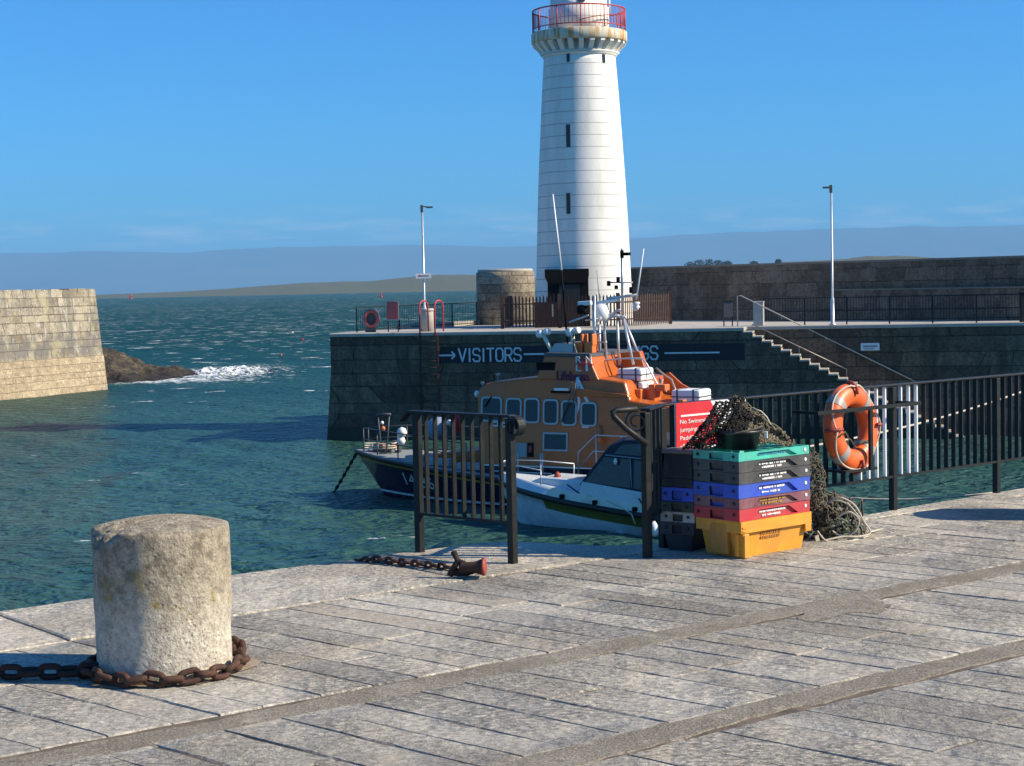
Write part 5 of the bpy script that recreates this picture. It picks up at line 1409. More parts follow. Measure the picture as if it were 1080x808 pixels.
# bent tube of the ladder handhold beyond the scroll
mb = MB()
hA, hC = rp(648, 432.5, .12), rp(683, 469, .30)
mb.tube([rp(672, 431.5, .2), hA + Vector((.02, 0, 0)), hA + Vector((-.02, 0, -.015)), hA + Vector((-.005, 0, -.05)), rp(660, 452, .2), hC], .022, 10); mb.build('ladder_handhold', M['black_iron'], rail)
# bracket for the lifebuoy
bx0, bx1 = rp(852, 433, .16), rp(961, 427, .16)
mb = MB(); zb1 = (bx0.z + bx1.z) / 2
mb.box(((bx0.x + bx1.x) / 2, -.255, zb1), (bx1.x - bx0.x, .02, .03))
for x in (bx0.x + .02, bx1.x - .02): mb.box((x, -.13, zb1), (.02, .26, .025))
vx = rp(909.5, 460, .17); zl_ = rp(909, 494, .17).z
mb.box((vx.x, -.255, (zb1 + zl_) / 2), (.035, .025, zb1 - zl_))
mb.box((vx.x - .12, -.12, zl_), (.42, .27, .02)); mb.build('lifebuoy_bracket', M['black_iron'], rail)

# red warning sign on the railing
s0, s1 = rp(713, 426, .06), rp(788, 470, .06)
sg = thing('warning_sign', 'white board with a red warning panel fixed to the railing behind the black net', 'sign', wmat(rail) @ Vector((s0.x, -.05, 0)), ra)
SH0, SH1 = s1.z - .02, rp(713, 426, .05).z
mb = MB(); mb.box(((s1.x - s0.x) / 2, .004, (SH0 + SH1) / 2), (s1.x - s0.x, .012, SH1 - SH0)); mb.build('board', M['white'], sg)
wr = (s1.x - s0.x) * .57; h_ = SH1 - SH0
mb = MB(); mb.prism([(.0, SH0 + .06), (wr, SH0 + .06), (wr, SH1 - .10), (wr - .07, SH1 + .004), (.0, SH1 + .004)], (0, 0, 0), (1, 0, 0), (0, 0, 1), (0, -1, 0), .004, .008); pn = mb.build('red_panel', M['red_sign'], sg)
mb = MB(); mb.box((wr / 2 + .0, -.0095, SH1 - .095), (wr - .1, .003, .014)); mb.build('white_rule', M['white_print'], pn)
for i, (tx, wd) in enumerate((('No Swimming,', .92), ('jumping', .5), ('Paddling', .56), ('allowed', .5))):
    mb = MB(); put_text(mb, tx, (.04, -.0085, SH1 - .165 - i * .062), (1, 0, 0), (0, 0, 1), (0, -1, 0), (wr - .08) * wd, .042, .002); mb.build('lettering', M['white_print'], pn)
mb = MB(); mb.prism([(wr + .06, SH0 + .08), (s1.x - s0.x - .05, SH0 + .08), (s1.x - s0.x - .05, SH0 + .2), (wr + .06, SH0 + .2)], (0, 0, 0), (1, 0, 0), (0, 0, 1), (0, -1, 0), .003, .006); mb.build('red_footer', M['red_sign'], sg)

# ================================================================== LIFEBUOY
cb = PL(897, 451, B1 + rn * .13, rn)
lbo = thing('lifebuoy', 'big orange lifebuoy with grey tape bands hanging on the quay railing', 'lifebuoy', cb, ra + R(5))
q = Matrix.Rotation(R(-5), 3, 'X')
RO, RI = .258, .090
def ringpt(a, rad=RO, off=0.0): return q @ Vector((rad * math.cos(a), -off, rad * 1.05 * math.sin(a)))
mb = MB(); n, m = 72, 20; vs = []
for i in range(n):
    a = 2 * math.pi * i / n; rdir = Vector((math.cos(a), 0, 1.05 * math.sin(a)))
    for j in range(m):
        b = 2 * math.pi * j / m; fl_ = .86
        vs.append(q @ (rdir * RO + rdir * RI * math.cos(b) + Vector((0, RI * fl_ * math.sin(b), 0))))
mb.add(vs, [(i * m + j, i * m + (j + 1) % m, ((i + 1) % n) * m + (j + 1) % m, ((i + 1) % n) * m + j) for i in range(n) for j in range(m)], True)
mb.build('ring', M['buoy_orange'], lbo)
for deg in (45, 135, 225, 315):
    mb = MB(); vs = []; k = 6
    for i in range(k + 1):
        a = R(deg - 6.5 + 13 * i / k); rdir = Vector((math.cos(a), 0, 1.05 * math.sin(a)))
        for j in range(m):
            b = 2 * math.pi * j / m; vs.append(q @ (rdir * RO + rdir * (RI + .003) * math.cos(b) + Vector((0, (RI * .86 + .003) * math.sin(b), 0))))
    mb.add(vs, [(i * m + j, i * m + (j + 1) % m, (i + 1) * m + (j + 1) % m, (i + 1) * m + j) for i in range(k) for j in range(m)], True)
    mb.build('tape_band', M['tape'], lbo)
def rim(a, out, fr): 
    rdir = Vector((math.cos(R(a)), 0, 1.05 * math.sin(R(a)))); return q @ (rdir * (RO + out) + Vector((0, -fr, 0)))
mb = MB()
knots = [88, 2, -88, 182]
for a0, a1 in ((90, 0), (0, -88), (-88, -178), (182, 90)):
    pts = []
    for k in range(13):
        s_ = k / 12; a = a0 + (a1 - a0) * s_; sag = math.sin(s_ * math.pi)
        pts.append(rim(a, 0.070 + .016 * sag - (0 if 0 < k < 12 else .01), .055 * (1 - sag) + .03))
    mb.tube(pts, .0085, 6)
mb.build('grab_line', M['rope'], lbo)
for a in (90, 0, -90, 180):
    mb = MB(); mb.tube([rim(a, .0, .09), rim(a, .05, .095), rim(a, .095, .05), rim(a, .105, .0)], .016, 6); mb.build('line_clip', M['red_rust'], lbo)
mb = MB(); mb.tube([rim(190, .06, .09), rim(185, -.02, .1), rim(200, -.09, .07), rim(215, -.13, .03), rim(235, -.14, .04), rim(270, -.10, .03), rim(310, -.10, .04), rim(325, -.06, .09)], .007, 5); mb.build('tie', M['rope_dark'], lbo)

# ================================================================== FISH CRATES
la = R(40); LAX = Vector((math.cos(la), math.sin(la), 0)); SAX = Vector((-math.sin(la), math.cos(la), 0))
CL, CW = .78, .45
C0_ = D(781.5, 551, 12.2); C0_ = Vector((C0_.x, C0_.y, 0))     # near corner of the stack
def quad_ring(mb, O, I, inset_dir, depth, kf, kr):
    """rectangular face O with a recess whose mouth is I; depth goes along inset_dir"""
    d = Vector(inset_dir) * depth; I2 = [p + d for p in I]; n = len(O)
    mb.k = kf; mb.add(O + I, [(i, (i + 1) % n, n + (i + 1) % n, n + i) for i in range(n)])
    mb.k = kr; mb.add(I + I2, [(i, (i + 1) % n, n + (i + 1) % n, n + i) for i in range(n)])
    mb.add(I2, [tuple(range(n))]); mb.k = kf
def crate(name, label, cat, loc, rz, mat, collar, body, top_open=True, text=None, dot=True, kind='nest', group=None, L=CL, W=CW, slot=True):
    """open fish crate: collar ring with recessed label panel and hand slots, tapered tub under it; z=0 is its lower rim"""
    o = thing(name, label, cat, loc, rz, group)
    mb = MB(); H0, H1 = body, body + collar
    wl = .014
    # collar outside faces
    def fce(p0, a, wd, kindf):
        n = a.cross(Vector((0, 0, 1)))
        def P(x, z): return p0 + a * x + Vector((0, 0, z))
        Oq = [P(0, H0), P(wd, H0), P(wd, H1), P(0, H1)]
        if kindf == 'panel':
            z0, z1 = H0 + collar * .08, H0 + collar * .80
            Iq = [P(wd * .17, z0), P(wd * .83, z0), P(wd * .70, z1), P(wd * .28, z1)]
            quad_ring(mb, Oq, Iq, -n, .022, 0, 0)
        elif kindf == 'slot':
            z0, z1 = H0 + collar * .08, H0 + collar * .78
            Iq = [P(wd * .36, z0), P(wd * .66, z0), P(wd * .66, z1), P(wd * .36, z1)]
            quad_ring(mb, Oq, Iq, -n, .03, 0, 1)  # slot recess coloured black for the shade inside it
        else: mb.add(Oq, [(0, 1, 2, 3)])
    X, Y = Vector((1, 0, 0)), Vector((0, 1, 0))
    fce(Vector((0, 0, 0)), X, L, 'panel' if kind == 'nest' else 'flat')
    fce(Vector((L, 0, 0)), Y, W, 'slot' if slot else 'flat')
    fce(Vector((L, W, 0)), -X, L, 'panel' if kind == 'nest' else 'flat')
    fce(Vector((0, W, 0)), -Y, W, 'slot' if slot else 'flat')
    # rim, inside, tapered body
    def ring(z, i): return [Vector((i, i, z)), Vector((L - i, i, z)), Vector((L - i, W - i, z)), Vector((i, W - i, z))]
    rs = [ring(H1, 0), ring(H1, wl), ring(H0, .028), ring(.012, .05)]
    for a, b in zip(rs, rs[1:]): mb.add(a + b, [(i, (i + 1) % 4, 4 + (i + 1) % 4, 4 + i) for i in range(4)])
    mb.add(rs[-1], [(3, 2, 1, 0)][::-1])
    ro = [ring(H0, 0), ring(H0, .024), ring(.0, .046)]
    for a, b in zip(ro, ro[1:]): mb.add(b + a, [(i, (i + 1) % 4, 4 + (i + 1) % 4, 4 + i) for i in range(4)])
    mb.add(ro[-1], [(3, 2, 1, 0)])
    tub = mb.build('tub', [mat, M['black_plastic']], o, bevel=.004)
    for x in (0, L): pass
    # knobs at the corners of the short sides and the round tag on the long side
    for yk in (.05, W - .05):
        k_ = MB(); k_.lathe([(.011, 0), (.012, .008), (.006, .012)], 8, (0, yk, H0 + collar * .55), ax=(-1, 0, 0)); k_.build('peg', M['black_plastic'], o)
    if dot:
        k_ = MB(); k_.lathe([(.014, 0), (.012, .005)], 12, (L - .05, 0, H0 + collar * .55), ax=(0, -1, 0)); k_.build('tag_disc', M['white'], o)
    if text:
        rng = random.Random(text[2]); k_ = MB(); x0_, x1_ = L * .30, L * .66
        for row_ in range(text[1]):
            zc = H0 + collar * (.58 - .33 * row_); x = x0_ + .03 * row_
            while x < x1_ - .05 * row_:
                wd = rng.uniform(.006, .022)
                k_.box((x + wd / 2, .018, zc + rng.uniform(-.001, .001)), (wd, .004, .015 if rng.random() < .8 else .009)); x += wd + (.004 if rng.random() < .8 else .014)
        pr = k_.build('worn_print', text[0], o); pr['kind'] = 'stuff'
    return o
# stack seen in the sun: local X along the long side, local Y to the left
BODY = .20
def cz(px, py): return PL(px, py, C0_, (math.sin(0), -1)).z
lv = [cz(781.5, y) for y in (551, 538, 526.6, 512, 499.5, 487.6, 478)]
lev = [.30 - .0]
base_top = lv[0]
# deep yellow crate on the ground
def world_at(z): return Vector((C0_.x, C0_.y, z))
yl = thing('fish_crate', 'deep yellow fish crate at the bottom of the sunlit stack', 'crate', (C0_.x, C0_.y, 0), la)
mb = MB(); Ht = base_top; Hc = Ht - .085
def ringY(z, i, L=CL, W=CW): return [Vector((i, i, z)), Vector((L - i, i, z)), Vector((L - i, W - i, z)), Vector((i, W - i, z))]
def loft(mb, rs, cap0=True, cap1=False):
    for a, b in zip(rs, rs[1:]): mb.add(a + b, [(i, (i + 1) % 4, 4 + (i + 1) % 4, 4 + i) for i in range(4)])
    if cap0: mb.add(rs[0], [(3, 2, 1, 0)])
    if cap1: mb.add(rs[-1], [(0, 1, 2, 3)])
loft(mb, [ringY(0, .055), ringY(Hc, .03), ringY(Hc, 0), ringY(Ht, 0), ringY(Ht, .016), ringY(.012, .062)])
mb.add(ringY(.012, .062), [(0, 1, 2, 3)])
# scalloped end of the rim, recessed hand grip on the short side, ribs at the corner
mb.box((.0 + CL - .035, .012, Hc - .03), (.07, .02, .06)); mb.box((.05, .014, Hc * .5), (.05, .05, Hc - .01)); mb.box((.022, .05, Hc * .52), (.045, .03, Hc - .02))
tub = mb.build('tub', [CR['yellow'], M['black_plastic']], yl, bevel=.006)
mb = MB(); mb.prism([(.13, .02), (.31, .02), (.30, Hc + .045), (.28, Hc + .062), (.16, Hc + .062), (.14, Hc + .045)], (0, 0, 0), (0, 1, 0), (0, 0, 1), (-1, 0, 0), -.052, .003); mb.build('end_panel', crate_mat('yellow_end_panel', (.60, .25, .03), (.45, .2, .04)), yl, bevel=.008)
mb = MB()
for i in range(3): mb.box((.035, -.001, Hc - .012 + i * .026), (.04, .012, .010))
mb.build('corner_slot', CR['yellow'], yl)
mb = MB(); rng = random.Random(4)
for row_ in range(2):
    x = .25
    while x < .46:
        wd = rng.uniform(.008, .02); mb.box((x, .028 - .0 + row_ * .003, Hc - .025 - row_ * .03), (wd, .006, .016)); x += wd + .008
pr = mb.build('worn_print', plain('worn_brown_print', (.36, .16, .03), .7), yl); pr['kind'] = 'stuff'
specs = [('red', 'red', 'red fish crate resting on the deep yellow crate', ('white_print', 2, 1), .9),
         ('maroon', 'maroon', 'maroon fish crate between the red and the blue crates', ('yellow_stripe', 2, 2), 1),
         ('blue', 'blue', 'bright blue fish crate in the middle of the sunlit stack', ('white_print', 2, 3), 1),
         ('black', 'black', 'lower of the two charcoal crates, directly on the blue one', ('white_print', 2, 5), 1),
         ('black', 'black', 'upper of the two charcoal crates, under the turquoise one', ('white_print', 2, 5), 1),
         ('green', 'green', 'turquoise fish crate on top of the sunlit stack', ('blue_print', 1, 7), 1)]
M['blue_print'] = plain('faint_blue_print', (.05, .28, .42), .6)
zprev = base_top
tops = lv[1:]
for (cn, mk, lab, tx, sc), zt_ in zip(specs, tops):
    ch_ = zt_ - zprev
    jig = rnd.uniform(-.006, .006)
    o = crate('fish_crate', lab, 'crate', Vector((C0_.x, C0_.y, zprev + .002 - (.15 if cn != 'red' else .05))) + LAX * (-.012 + jig) + SAX * (.004 + jig * .5), la + rnd.uniform(-.008, .008), CR[mk], ch_ - .003, .15 if cn != 'red' else .05, text=(M[tx[0]], tx[1], tx[2]))
    zprev = zt_
STACK_TOP = zprev
# second stack in the shade behind and to the left
D0 = C0_ + SAX * (CW + .012) - LAX * .01
lb_ = la + R(16); LW2, LL2 = .285, .36
def cd(px, py): return PL(px, py, D0 + SAX * .25, (0, -1)).z
zl2 = [cd(715, 549), cd(715, 538), cd(715, 527), cd(715, 512.5)]
o = crate('fish_crate', 'deep dark navy fish crate at the bottom of the shaded stack', 'crate', (D0.x, D0.y, 0), lb_, CR['navy'], .09, zl2[0] - .09, dot=False, kind='flat', L=LL2, W=LW2)
z = zl2[0]
for mk, lab, zt_ in (('white', 'dirty white fish crate low in the shaded stack', zl2[1] + .0), ('dgreen', 'dark green fish crate between the white and blue ones in the shaded stack', zl2[2]), ('blue', 'blue fish crate in the shaded stack, under the big black box', zl2[3])):
    o = crate('fish_crate', lab, 'crate', Vector((D0.x, D0.y, z + .002 - .13)) + LAX * rnd.uniform(-.01, .01), lb_ + rnd.uniform(-.012, .012), CR[mk], zt_ - z - .003, .13, dot=False, L=LL2, W=LW2); z = zt_
bh = cd(715, 473.5) - z
o = thing('lidded_box', 'big black lidded plastic box on top of the shaded stack', 'box', (D0.x, D0.y, z + .004), lb_)
mb = MB(); loft(mb, [ringY(0, .0, LL2, LW2), ringY(bh * .22, .004, LL2, LW2), ringY(bh * .24, .012, LL2, LW2), ringY(bh - .03, .03, LL2, LW2)], True, True); mb.build('body', M['black_plastic'], o, bevel=.01)
mb = MB(); mb.box((LL2 / 2, LW2 / 2, bh - .016), (LL2 - .02, LW2 - .02, .03)); mb.build('lid', plain('sunlit_lid_grey', (.16, .15, .14), .6, 0, .2, 6, dirt=(.25, .22, .2), dirt_amt=.3), o, bevel=.01)  # grey puts the sunlight on the black lid into its colour
BOXTOP = z + bh

# black bucket on the turquoise crate
bc = C0_ + LAX * .25 + SAX * .25
bk = thing('bucket', 'black rubber bucket standing on the turquoise crate', 'bucket', (bc.x, bc.y, STACK_TOP + .002), la)
mb = MB(); mb.lathe([(.145, .0), (.165, .115), (.178, .12), (.178, .138), (.168, .138), (.16, .125), (.135, .012)], 28); mb.build('body', M['black_plastic'], bk)
mb = MB(); mb.tube([(.175 * math.cos(t), .175 * math.sin(t) , .135 + .03 * math.sin((t + 2.2) * 1)) for t in [(-2.9 + i * .2) for i in range(14)]], .007, 5); mb.build('handle', M['rope_dark'], bk)
mb = MB(); mb.box((.12, -.17, .10), (.03, .02, .05), rz=.6); mb.build('tag', M['white'], bk)
slats = MB()
gs = thing('crate_lattice', 'turquoise slatted insert lying in the top crate', 'insert', Vector((C0_.x, C0_.y, STACK_TOP - .035)), la)
for k in range(4):
    mb = MB(); mb.box((.36 + k * .115, CW / 2, .018), (.045, CW - .08, .02)); mb.build('slat', CR['green'], gs)

# ================================================================== NETS AND ROPE
def net(name, fn, nu, nv, th, mat, label, cat='net', tear=0.0, seed=1, jit=.008):
    """knotted mesh over the surface fn(u,v), strands swept as thin tubes"""
    rg = random.Random(seed); mb = MB(); P = {}
    for i in range(nu + 1):
        for j in range(nv + 1):
            p = fn(i / nu, j / nv)
            P[(i, j)] = Vector(p) + Vector((rg.gauss(0, jit), rg.gauss(0, jit), rg.gauss(0, jit)))
    for i in range(nu + 1):
        for j in range(nv + 1):
            for di, dj in ((1, 1), (1, -1)):
                b = (i + di, j + dj)
                if b in P and (i + j) % 2 == 0 and rg.random() > tear:
                    mb.tube([P[(i, j)], (P[(i, j)] + P[b]) / 2 + Vector((rg.gauss(0, jit * .4), rg.gauss(0, jit * .4), -abs(rg.gauss(0, jit * .5)))), P[b]], th, 4)
                b = (i + di, j + dj)
            if (i + j) % 2 == 1:
                for di, dj in ((1, 1), (1, -1)):
                    b = (i + di, j + dj)
                    if b in P and rg.random() > tear: pass
    o = mb.build(name, mat); tag(o, label, cat); return o
stk = lambda a, b, z: Vector((C0_.x, C0_.y, 0)) + LAX * a + SAX * b + Vector((0, 0, z))
def pz_(px, py, off): return PL(px, py, C0_ + SAX * .30 + LAX * off, (.0, -1))
apex = [pz_(748, 437, .2), pz_(760, 424, .25), pz_(772, 419, .3), pz_(782, 421, .34), pz_(792, 432, .4), pz_(806, 441, .45), pz_(819, 452, .5), pz_(832, 467, .55)]
foot = [pz_(722, 474, .0), pz_(738, 472, .02), pz_(752, 472, .05), pz_(766, 470, .06), pz_(780, 462, .10), pz_(796, 467, .2), pz_(812, 467, .3), pz_(836, 469, .5)]
def curve(pts, u):
    f = u * (len(pts) - 1); i = min(int(f), len(pts) - 2); return pts[i].lerp(pts[i + 1], f - i)
def blacknet(u, v):
    a = curve(apex[:5], u); b = curve(foot[:5], u); p = a.lerp(b, v)
    return p + Vector((.02 * math.sin(u * 19 + v * 5), -.05 * math.sin(v * 3.1) + .025 * math.sin(v * 14 + u * 9), .02 * math.sin(u * 11) * (1 - v)))
net('fishing_net', blacknet, 70, 52, .0042, M['net_black'], 'fine black fishing net draped in a peak over the bucket and box', seed=3, jit=.006)
def tannet(u, v):
    a = curve(apex[2:], u) + Vector((0, .03, .0)); b = curve(foot[3:], u); p = a.lerp(b, v)
    return p + Vector((.02 * math.sin(u * 15 + v * 7), .06 * math.sin(v * 3.1) - .03 + .02 * math.sin(v * 9 + u * 13), .012 * math.sin(u * 23 + v * 4)))
net('fishing_net', tannet, 76, 30, .0042, M['rope_tan'], 'coarse tan trawl net sloping from the peak down to the turquoise crate', seed=5, jit=.009)
mb = MB(); rg = random.Random(8)
for k in range(5):
    pts = [curve(apex[2:], u) + Vector((rg.gauss(0, .012), rg.gauss(0, .02), rg.gauss(0, .008) - .006 * k)) for u in [i / 16 for i in range(17)]]
    mb.tube(pts, .006, 5)
tag(mb.build('head_rope', M['rope_tan']), 'tan head rope running along the ridge of the trawl net', 'rope')
mb = MB(); pts = [pz_(x, y, .42) for x, y in ((794, 432), (802, 435), (808, 441), (812, 449))]; mb.tube([p + Vector((0, -.03, .01)) for p in pts], .006, 5); tag(mb.build('cord', M['rope']), 'short pale cord looped on the shoulder of the trawl net', 'rope')

# net hanging down the far end of the stack
NC = C0_ + LAX * (CL + .12) + SAX * .16
def hang(u, v):
    a = u * 2 * math.pi; r = .085 + .035 * math.sin(v * 3.0) + .02 * math.sin(a * 3 + v * 4)
    return (NC.x + r * math.cos(a) * 1.15 - .03 * (1 - v), NC.y + r * math.sin(a), .28 + (1 - v) * .42 + .015 * math.sin(a * 2))
net('fishing_net', hang, 40, 26, .0045, M['rope_dark'], 'dark bundled net hanging against the right end of the crate stack', seed=9, jit=.010)
# heap of net and rope on the ground
HC = G(877, 566); HC.z = 0
def heap(u, v):
    a = u * 2 * math.pi; r = (.235 + .045 * math.sin(3 * a + 1) + .03 * math.sin(7 * a)) * math.cos(v * math.pi / 2) ** .5
    return (HC.x - .03 + r * math.cos(a) * 1.0, HC.y + .08 + r * math.sin(a) * .9, .01 + .26 * math.sin(v * math.pi / 2) * (1 + .12 * math.sin(a * 2 + .5)) + .02 * math.sin(a * 9 + v * 17))
hp_ = net('net_heap', heap, 64, 22, .006, M['rope_dark'], 'heap of dark green-brown netting on the ground right of the crates', cat='net heap', seed=12, jit=.022)
# matted strands that fill the heap
mb = MB(); rg = random.Random(21)
for k in range(95):
    a = rg.uniform(0, 6.28); u0_ = rg.random() ** .6
    c = Vector((HC.x - .03 + math.cos(a) * .24 * u0_, HC.y + .08 + math.sin(a) * .20 * u0_, .03 + .21 * (1 - u0_ ** 2) * rg.uniform(.3, 1)))
    pts = []; d1 = Vector((rg.gauss(0, 1), rg.gauss(0, 1), rg.gauss(0, .5))).normalized(); d2 = Vector((rg.gauss(0, 1), rg.gauss(0, 1), rg.gauss(0, .8))).normalized(); r = rg.uniform(.04, .12)
    for t_ in range(14): 
        p = c + d1 * r * math.cos(t_ * .5) + d2 * r * math.sin(t_ * .5 + .3) + d1 * .004 * t_; p.z = max(.012, p.z); pts.append(p)
    mb.tube(pts, rg.uniform(.004, .008), 5)
tg = mb.build('tangled_twine', M['rope_green']); tag(tg, 'tangle of faded green twine matted through the net heap', 'twine', kind='stuff')
# pale rope loops thrown over the heap
mb = MB()
def gl_(pts, r=.0085):
    P3 = []
    ctrl = [Vector(p) for p in pts]
    n = len(ctrl)
    for i in range(n - 1):
        p0 = ctrl[max(0, i - 1)]; p1 = ctrl[i]; p2 = ctrl[i + 1]; p3 = ctrl[min(n - 1, i + 2)]
        for k in range(6):
            t_ = k / 6; P3.append(.5 * ((2 * p1) + (p2 - p0) * t_ + (2 * p0 - 5 * p1 + 4 * p2 - p3) * t_ ** 2 + (-p0 + 3 * p1 - 3 * p2 + p3) * t_ ** 3))
    P3.append(ctrl[-1]); mb.tube(P3, r, 6)
def hv(px, py, off=0.0): return PL(px, py, HC + Vector((0, off, 0)), (0, -1))
gl_([hv(868, 536, .0), hv(880, 526, -.05), hv(890, 526, -.08), hv(902, 534, -.1), hv(911, 550, -.12), hv(918, 562, -.12), hv(905, 566, -.18), hv(890, 566, -.2), hv(870, 570, -.22)])
gl_([hv(880, 528, .05), hv(892, 531, .0), hv(905, 545, -.05), hv(913, 560, -.1), G(924, 560), G(940, 562)], .007)
gl_([hv(884, 545, -.2), hv(896, 540, -.22), hv(906, 548, -.22), hv(902, 560, -.2), hv(890, 566, -.18), hv(878, 560, -.2)], .007)
gl_([hv(893, 530, 0), hv(902, 540, -.05), hv(912, 553, -.1), hv(917, 561, -.1), G(930, 558), G(944, 561)], .006)
gl_([hv(862, 560, -.22), hv(872, 571, -.25), hv(888, 572, -.25), G(900, 570), G(915, 566)], .007)
tag(mb.build('rope', M['rope']), 'loops of pale rope lying over the net heap and trailing on the paving', 'rope')
mb = MB()
for px, py, s_ in ((846, 520, .03), (849, 529, .02), (850, 549, .02), (851, 554, .018), (886, 536, .03), (862, 583, .03)):
    c = hv(px, py, -.2); c.z = max(.02, c.z); mb.box(c, (s_ * 1.6, s_ * .5, s_), M=Matrix.Rotation(rnd.uniform(0, 3), 3, 'Y') @ Matrix.Rotation(rnd.uniform(0, 3), 3, 'Z'))
fr = mb.build('plastic_scraps', M['cream']); tag(fr, 'scraps of pale plastic caught in the net heap', 'scraps', kind='stuff')

# mooring lines beyond the railing
def line(pts, r, name, label, mat):
    mb = MB(); mb.tube(pts, r, 6); tag(mb.build(name, M[mat]), label, 'rope')
a, b = D(780, 507, 16.5), D(1052, 519.5, 15.9)
line([a.lerp(b, t_) + Vector((0, 0, -.12 * math.sin(math.pi * t_))) for t_ in [i / 12 for i in range(13)]], .010, 'mooring_line', 'pale mooring line stretched low behind the railing posts', 'rope')
a, b = D(800, 480, 17.5), D(1110, 402, 21.0)
line([a.lerp(b, t_) + Vector((0, 0, -.10 * math.sin(math.pi * t_))) for t_ in [i / 12 for i in range(13)]], .013, 'mooring_line', 'pale mooring line rising to the right behind the pickets', 'rope')

# ================================================================== CHAINS AND BOLLARD
# chain with red swivel by the railing panel
ch = [G(372, 590), G(392, 593.5), G(415, 596), G(440, 599), G(462, 601.5), G(478, 603.5)]
for p in ch: p.z = .03
ch[0].z = -.03; ch[0] = ch[0]
dc = thing('mooring_chain', 'rusty chain ending in a red swivel on the quay edge by the railing panel', 'chain', (ch[-1].x, ch[-1].y, 0))
chain('chain_links', ch, .092, .062, .0125, M['rust'], dc, jitter=.25)
c = G(484, 605) ; c = Vector((c.x, c.y, .05))
def rl_c(px, py, z=0): 
    p = G(px, py, z); return wmat(dc).inverted() @ p
mb = MB(); a = rl_c(474, 607, .02); b = rl_c(495, 607, .045)
mb.tube([a + Vector((0, 0, .0)), a + Vector((.06, 0, .10)), a + Vector((.03, .03, .16))], .022, 8); mb.tube([a + Vector((-.0, .02, .02)), a + Vector((.12, .01, .02)), a + Vector((.2, .0, .05))], .028, 8)
mb.tube([a + Vector((.05, 0, .1)), a + Vector((.12, .0, .07)), a + Vector((.17, -.02, .02))], .022, 8); mb.build('shackle', M['dark_rust'], dc)
mb = MB(); mb.lathe([(.03, -.02), (.036, .0), (.038, .08), (.050, .12), (.056, .14), (.045, .15), (.02, .155)], 16, a + Vector((.09, -.01, .056)), ax=(1, -.15, .02)); mb.build('swivel', M['rust'], dc)
mb = MB(); mb.lathe([(.045, .138), (.062, .142), (.062, .158), (.04, .166), (.01, .166)], 18, a + Vector((.09, -.01, .058)), ax=(1, -.15, .02)); mb.build('red_flange', M['red_rust'], dc)
# stone bollard
bcn = G(174.5, 707.5); BR = .352
bol = thing('stone_bollard', 'stout weathered granite bollard in the foreground with a chain around its foot', 'bollard', (bcn.x, bcn.y, 0))
t = NT('weathered_granite'); v = t.obj(); sp = t.n('SeparateXYZ', {0: v})
n1 = t.noise(v, 3.2, 8, .65); n2 = t.noise(v, 24, 6, .7); n3 = t.noise(v, 80, 4, .7); n4 = t.noise(v, 11, 7, .72, .15)
zc = sp.outputs[2]
up_ = t.n('MapRange', {0: t.math('MULTIPLY_ADD', n1, .35, zc), 1: .42, 2: .72}).outputs[0]
c = t.mix(up_, (.54, .485, .385), (.36, .31, .225))
c = t.mix(.6, c, t.ramp(n2, [(.3, .18), (.68, .82)]), 'OVERLAY')
c = t.mix(t.math('MULTIPLY', t.ramp(n4, [(.47, 0.0), (.60, .75)]), up_), c, (.15, .125, .085))
pit = t.n('TexVoronoi', {'Vector': v, 'Scale': 42.0}).outputs['Distance']
c = t.mix(t.math('MULTIPLY', t.ramp(pit, [(.10, .85), (.30, 0.0)]), t.ramp(n1, [(.4, .25), (.6, 1.0)])), c, (.15, .13, .10))
och = t.math('MULTIPLY', t.ramp(t.noise(v, 7, 6, .72), [(.55, 0.0), (.64, .8)]), t.ramp(t.math('ABSOLUTE', t.math('SUBTRACT', zc, .46)), [(.05, 1.0), (.15, 0.0)]))
c = t.mix(och, c, (.34, .235, .045))
topm = t.ramp(t.n('MapRange', {0: zc, 1: .80, 2: .86}).outputs[0], [(.2, 0.0), (.8, 1.0)])
c = t.mix(t.math('MULTIPLY', topm, t.ramp(n4, [(.45, 0.0), (.58, .8)])), c, (.40, .29, .13))
c = t.mix(t.ramp(t.math('MULTIPLY_ADD', n4, .10, zc), [(.035, .75), (.085, 0.0)]), c, (.20, .115, .06))
pit2 = t.ramp(t.n('TexVoronoi', {'Vector': v, 'Scale': 30.0}).outputs['Distance'], [(.05, 0.0), (.35, 1.0)])
hgt = t.math('MULTIPLY_ADD', n4, .7, t.math('MULTIPLY_ADD', n2, .7, t.math('MULTIPLY_ADD', pit2, .25, t.math('MULTIPLY', n3, .3))))
BM = t.fin(c, .92, t.bump(hgt, .9, .024))
BHt = D(171, 557, bcn.y - BR * .2).z
mb = MB(); prof = []
nz_ = 44
for i in range(nz_ + 1):
    z = BHt * i / nz_; r = BR * (1.0 + .02 * (i / nz_)) 
    if i > nz_ - 1: r -= .004
    if i < 2: r *= .985
    prof.append((r, z))
dome = [(BR * 1.02 * k, BHt + .004 + .050 * (1 - k * k)) for k in (.97, .94, .9, .8, .7, .5, .25, .05)]
mb.lathe(prof + dome, 96)
vs = []
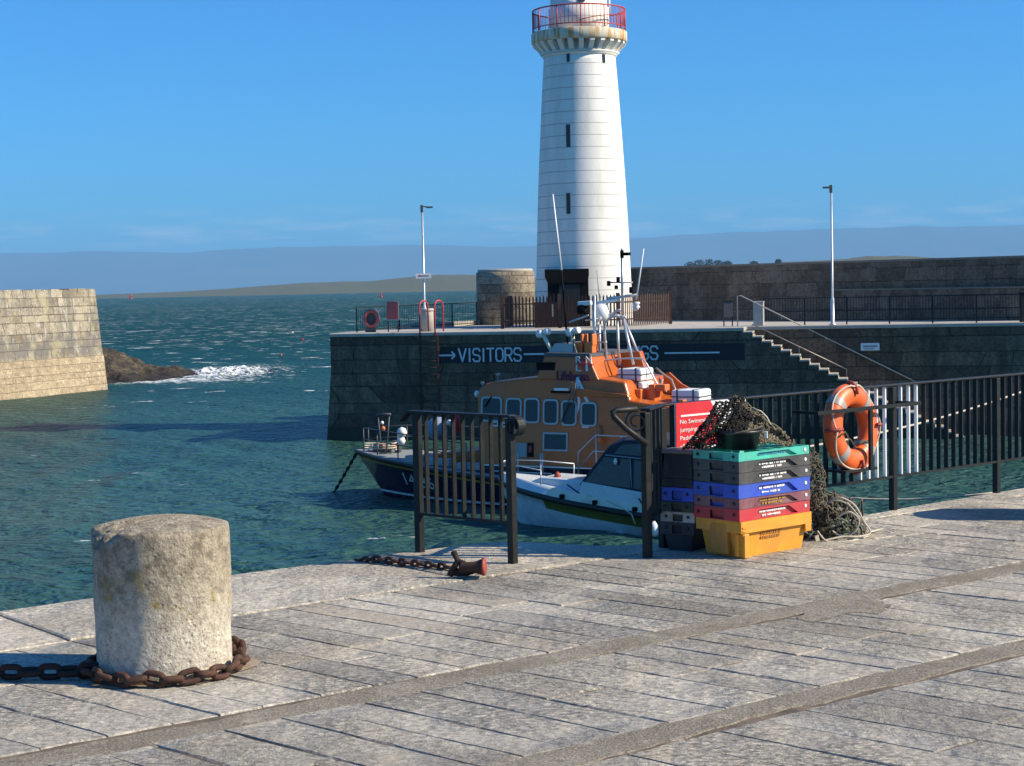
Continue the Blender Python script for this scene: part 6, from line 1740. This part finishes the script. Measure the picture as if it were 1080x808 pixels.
for x, y, z in mb.v:
    rr = math.hypot(x, y) or 1; p = Vector((x, y, z))
    d = mnoise.fractal(p * 3.0, 1, 2, 4) * .005 + mnoise.noise(p * 14) * .0025
    a = math.atan2(y, x)
    chip = 0
    for ca, cz_, cw, chh, dep in ((R(-148), BHt + .0, .20, .10, .055), (R(-128), BHt + .005, .16, .05, .04), (R(-163), BHt, .12, .07, .04)):
        da = (a - ca + math.pi) % (2 * math.pi) - math.pi
        q_ = (da / cw) ** 2 + ((z - cz_) / chh) ** 2
        if q_ < 1: chip = max(chip, dep * (1 - q_) ** .7)
    k = (rr + d - chip * (1 if rr > BR * .85 else .3)) / rr if rr > .02 else 1
    vs.append((x * k, y * k, z + (d * .8 if z > BHt - .01 else 0) - (chip * .5 if z > BHt - .03 else 0)))
mb.v = vs
mb.build('shaft', BM, bol)
mb = MB(); rgp = [(BR + .05 + .02 * math.sin(3 * a_), a_) for a_ in [2 * math.pi * k / 40 for k in range(40)]]
mb.add([(0, 0, .006)] + [(r * math.cos(a_) * 1.0, r * math.sin(a_), .0055) for r, a_ in [(rr + .02 + .04 * math.sin(a_ * 2 + 1) + .03 * math.sin(a_ * 5), a_) for rr, a_ in rgp]], [(0, 1 + k, 1 + (k + 1) % 40) for k in range(40)])
sm = NT('rust_stained_bedding'); vv = sm.obj(); cc = sm.ramp(sm.noise(vv, 7, 7, .7), [(.35, (.22, .12, .06)), (.5, (.33, .26, .18)), (.65, (.37, .33, .27))])
mb.build('mortar_collar', sm.fin(cc, .95, sm.bump(sm.noise(vv, 40, 5, .7), .7, .012)), bol)
# chain round its foot, coming in from the left
pts = []
for k in range(49):
    a_ = R(140 + 270 * k / 48); rr = BR + .055 + (.012 * math.sin(k * 1.3))
    pts.append(Vector((bcn.x + rr * math.cos(a_), bcn.y + rr * math.sin(a_), .045 + .012 * math.sin(k * .9) + (.05 if k > 44 else 0))))
fc_ = thing('mooring_chain', 'heavy rusty chain wound round the foot of the stone bollard', 'chain', (bcn.x, bcn.y, 0))
chain('loop_links', pts, .135, .088, .0175, M['rust'], fc_, jitter=.3)
lead = [G(104, 716), G(80, 717), G(40, 717.5), G(0, 718), G(-60, 720), G(-140, 724)]
for p in lead: p.z = .045
lead = [pts[0] * .25 + lead[0] * .75] + lead
chain('lead_links', [pts[3]] + lead, .145, .094, .018, M['dark_rust'], fc_, jitter=.18, twist0=1)
# a second bollard just outside the frame on the right; its shadow falls across the coping
dup(bol, (4.86, 14.12, 0), R(75), 'stout granite bollard beyond the right edge whose shadow lies on the quay')
